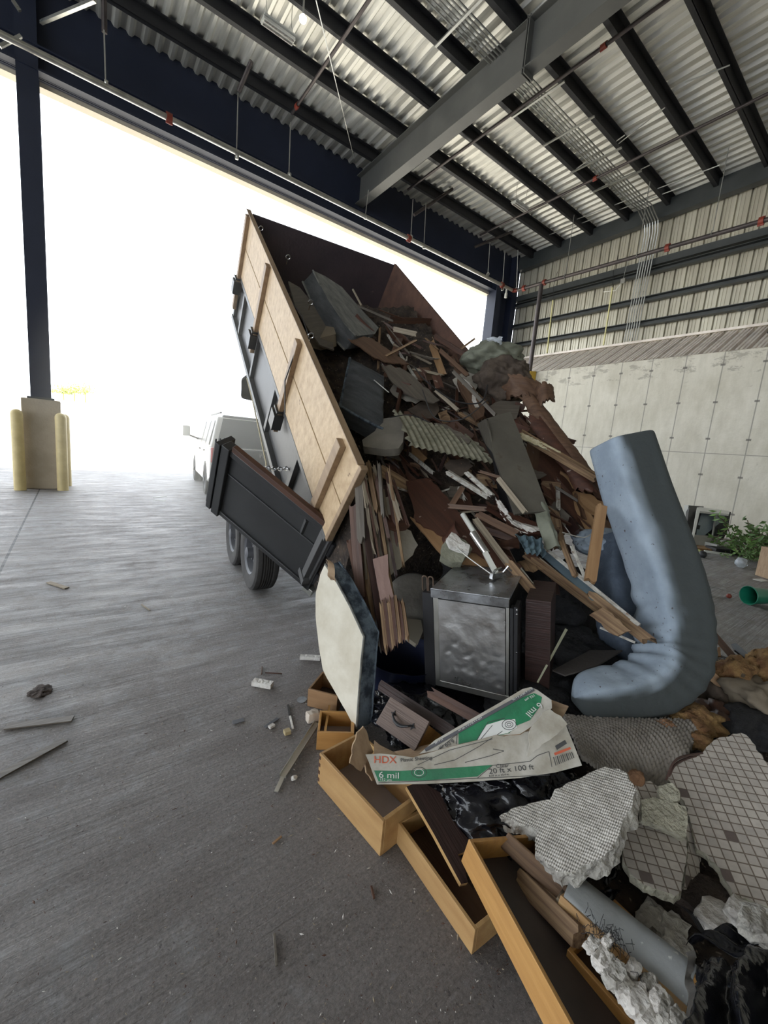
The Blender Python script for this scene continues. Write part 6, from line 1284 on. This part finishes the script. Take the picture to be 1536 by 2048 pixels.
# ------------------------------------------------------------------ back right: things on the floor by the concrete wall
t0 = TF(1410,1088)-.3
ov = empty('oven', P(1415,1050,t0), 'white and black oven with its glass door off, standing by the concrete wall', 'oven')
def oc(o): mw_ = o.matrix_world.copy(); o.parent = ov; o.matrix_local = ov.matrix_world.inverted() @ mw_; return o
def quad(name, pts, dt, th, mt, **k): return oc(slab(name, pts, th, mt, anch=[(pts[0][0], pts[0][1], t0+dt), (pts[1][0], pts[1][1], t0+dt+.1), (pts[2][0], pts[2][1], t0+dt)], **k))
quad('body', [(1397,1016),(1462,1024),(1455,1062),(1446,1080),(1388,1076)], 0, .5, steel_dark, bevel=.02)
quad('white_frame', [(1394,1015),(1400,1014),(1460,1022),(1458,1028),(1400,1022),(1388,1075),(1384,1074)], -.03, .04, plastic_white)
quad('door_glass', [(1400,1023),(1450,1030),(1441,1076),(1393,1070)], -.04, .03, M('oven_glass', (.2,.24,.25), (.14,.17,.18), rough=.25), bevel=.005)
quad('glass_bar', [(1432,1029),(1434,1029),(1427,1074),(1425,1074)], -.07, .02, galv)
for q in range(8): quad('vent_slot', [(1405+q*5,1021+q*.6),(1408+q*5,1021.4+q*.6),(1408+q*5,1024+q*.6),(1405+q*5,1023.6+q*.6)], -.06, .01, black_ink)
quad('control_panel', [(1379,1011),(1408,1013),(1405,1018),(1391,1066),(1372,1063)], .12, .1, steel_dark)
quad('panel_edge', [(1377,1010),(1381,1011),(1376,1062),(1371,1061)], .1, .08, plastic_white)
quad('dial', [(1384,1019),(1389,1020),(1388,1027),(1383,1026)], .02, .05, plastic_white)
for a, b_, lb in (((1357,1038),(1396,1044),'upper'), ((1357,1047),(1400,1055),'lower')): plank('black_bar', (a[0],a[1],t0-.2), (b_[0],b_[1],t0-.2), .09, .05, steel_dark, f'black metal bar sticking out left of the oven, {lb} of two', 'bar')
def onf(name, x, y, w_, d_, h, mt, lb, cat, rz=0, bevel=.005):
    g = G(); g.box((0,0,h/2), (w_,d_,h)); return g.build(name, mt, mw=Matrix.Translation(PF(x, y)) @ Matrix.Rotation(rz, 4, 'Z'), label=lb, cat=cat, bevel=bevel)
onf('grey_beam', 1385, 1090, .9, .3, .25, M('beam_beige', (.36,.34,.29)), 'beige-grey block on the floor in front of the oven', 'block', -.6)
onf('white_board', 1432, 1096, .55, .5, .12, plastic_white, 'white plastic board on the floor below the oven glass', 'board', -.5)
onf('orange_scrap', 1410, 1100, 1.2, .35, .06, insul, 'orange-brown scrap strip on the floor before the oven', 'scrap', -.7)
onf('black_case', 1460, 1107, .8, .3, .1, steel_dark, 'flat black case on the floor before the green branches', 'case', -.7)
onf('white_stick', 1435, 1108, .45, .06, .04, plastic_white, 'white stick on the floor before the oven', 'stick', -1.0)
onf('paper_scrap', 1522, 1161, .2, .12, .01, plastic_white, 'white paper scrap beside the green bucket', 'paper', -.3)
for x, y, s, mt, lb in ((1396,1106,.07,M('lime', (.6,.62,.25)),'yellow-green ball on the floor before the oven'), (1405,1109,.07,steel_dark,'small dark ball beside the yellow-green one'), (1458,1192,.03,red_paint,'tiny dark red ball on the floor right of the foam'), (1482,1126,.09,clearp,'crumpled clear cup on the floor by the branches')):
    rock('ball' if 'ball' in lb else 'cup', PF(x, y, s*.8), (s, s, s), mt, 5, .05 if 'ball' in lb else .3, lb, 'ball' if 'ball' in lb else 'cup', sub=3)
g = G(); g.lathe((0,0,0), [(0,0),(.085,0),(.09,.02),(.09,.10),(.075,.11),(.0,.11)], n=24); q = PF(1408,1174,.09); g.build('jar', M('jar_glass', (.45,.43,.38), rough=.2), mw=frame(q, (0,0,1), (1,.3,0)), label='small glass jar lying on the floor right of the foam mattress', cat='jar')
# green bucket on its side
q = PF(1520,1192,.11); ax = Vector((.85,-.5,0)).normalized(); bk = empty('bucket', mw=frame(q, Vector((0,0,1)).cross(ax), (0,0,1)), label='green plastic bucket lying on its side at the right edge', cat='bucket')
g = G(); g.lathe((0,0,0), [(.11,-.16),(.107,-.155),(.085,.17),(0,.17)], (0,0,1), 36); g.lathe((0,0,0), [(.104,-.16),(.10,-.15),(.08,.165),(0,.165)], (0,0,1), 36); g.build('shell', green_pl, bk)
g = G(); g.tube([(.112*math.cos(a), .112*math.sin(a), -.16) for a in np.linspace(0, 2*math.pi, 37)], .005, 6); g.build('rim', green_pl, bk)
# cardboard box at the right edge
pb = PF(1508,1150); bx = empty('cardboard_box', pb, 'brown cardboard box at the right edge by the branches', 'box')
g = G(); R_ = Matrix.Rotation(-.55, 3, 'Z'); g.box(R_ @ Vector((.3,-.2,.24)), (.55,.42,.48), R_); g.build('box_body', cardb, bx, bevel=.005)
g = G(); g.box(R_ @ Vector((.3,-.2,.483)), (.50,.05,.004), R_); g.build('tape', ply_tan, bx)
# cut branches
def branches(c, s, n, seed, lb):
    r = random.Random(seed); e = empty('leafy_branch', c, lb, 'branches', 'cut green branches'); st = G(); lf = G()
    for k in range(n):
        a = Vector((r.gauss(0,.35), r.gauss(0,.25), .02+abs(r.gauss(0,.12))))*s; d = Vector((r.gauss(0,1), r.gauss(0,1), r.uniform(.0,1.0))).normalized()*s*.45
        pts = [a, a+d*.5+Vector((0,0,.05*s)), a+d]
        for p in pts: p.z = max(p.z, .01)
        st.tube(pts, .007*s, 5)
        for q in range(14):
            p = a.lerp(a+d, r.random())+Vector((r.gauss(0,.05), r.gauss(0,.05), abs(r.gauss(0,.05))))*s; l = Vector((r.gauss(0,1), r.gauss(0,1), r.gauss(0,.7))).normalized()*.06*s; w_ = l.orthogonal().normalized()*.024*s; nrm = l.cross(w_).normalized()*.008*s
            lf.add([p-l, p+w_+nrm, p+l, p-w_+nrm, p], [(0,1,4), (1,2,4), (2,3,4), (3,0,4)])
    st.build('stems', stemm, e); lf.build('foliage', leafm, e, smooth=0)
branches(PF(1497,1112), .75, 34, 1, 'leafy green branches lying beside the oven, left part of the pile')
branches(PF(1534,1114), 1.3, 60, 2, 'large leafy green branches heaped against the wall at the right edge')
branches(PF(1502,1124), .6, 20, 3, 'small leafy branches in front of the cardboard box')
branches(PF(1362,1078), .4, 6, 4, 'few green leaves on the floor left of the oven')

# haze added round the tipping trailer to stand for lens glare, thinning outwards
hm = bpy.data.materials.new('glare_haze'); hm.use_nodes = True; hn = hm.node_tree; hn.nodes.clear()
ho = hn.nodes.new('ShaderNodeOutputMaterial'); hv = hn.nodes.new('ShaderNodeVolumeScatter'); hv.inputs['Anisotropy'].default_value = .55; hv.inputs['Color'].default_value = (1,.96,.86,1)
ht = hn.nodes.new('ShaderNodeTexCoord'); hg = hn.nodes.new('ShaderNodeTexGradient'); hg.gradient_type = 'SPHERICAL'; hx2 = hn.nodes.new('ShaderNodeMath'); hx2.operation = 'MULTIPLY'; hx2.inputs[1].default_value = .055
hn.links.new(ht.outputs['Object'], hg.inputs[0]); hn.links.new(hg.outputs['Fac'], hx2.inputs[0]); hn.links.new(hx2.outputs[0], hv.inputs['Density'])
hn.links.new(hv.outputs[0], ho.inputs['Volume'])
g = G(); g.lathe((0,0,0), [(0,-1)]+[(math.sin(a), -math.cos(a)) for a in np.linspace(.15, 3.0, 18)]+[(0,1)], n=32)
hz_ = g.build('glare_haze', hm, label='thin bright haze added as lens glare round the raised trailer and the vehicle', cat='haze', kind='stuff')
hz_.matrix_world = Matrix.Translation((2.3, 8.2, 1.7)) @ Matrix.Diagonal((3.0, 5.6, 3.0, 1))
SC.cycles.volume_bounces = 1; SC.cycles.volume_step_rate = 2; SC.cycles.volume_max_steps = 64
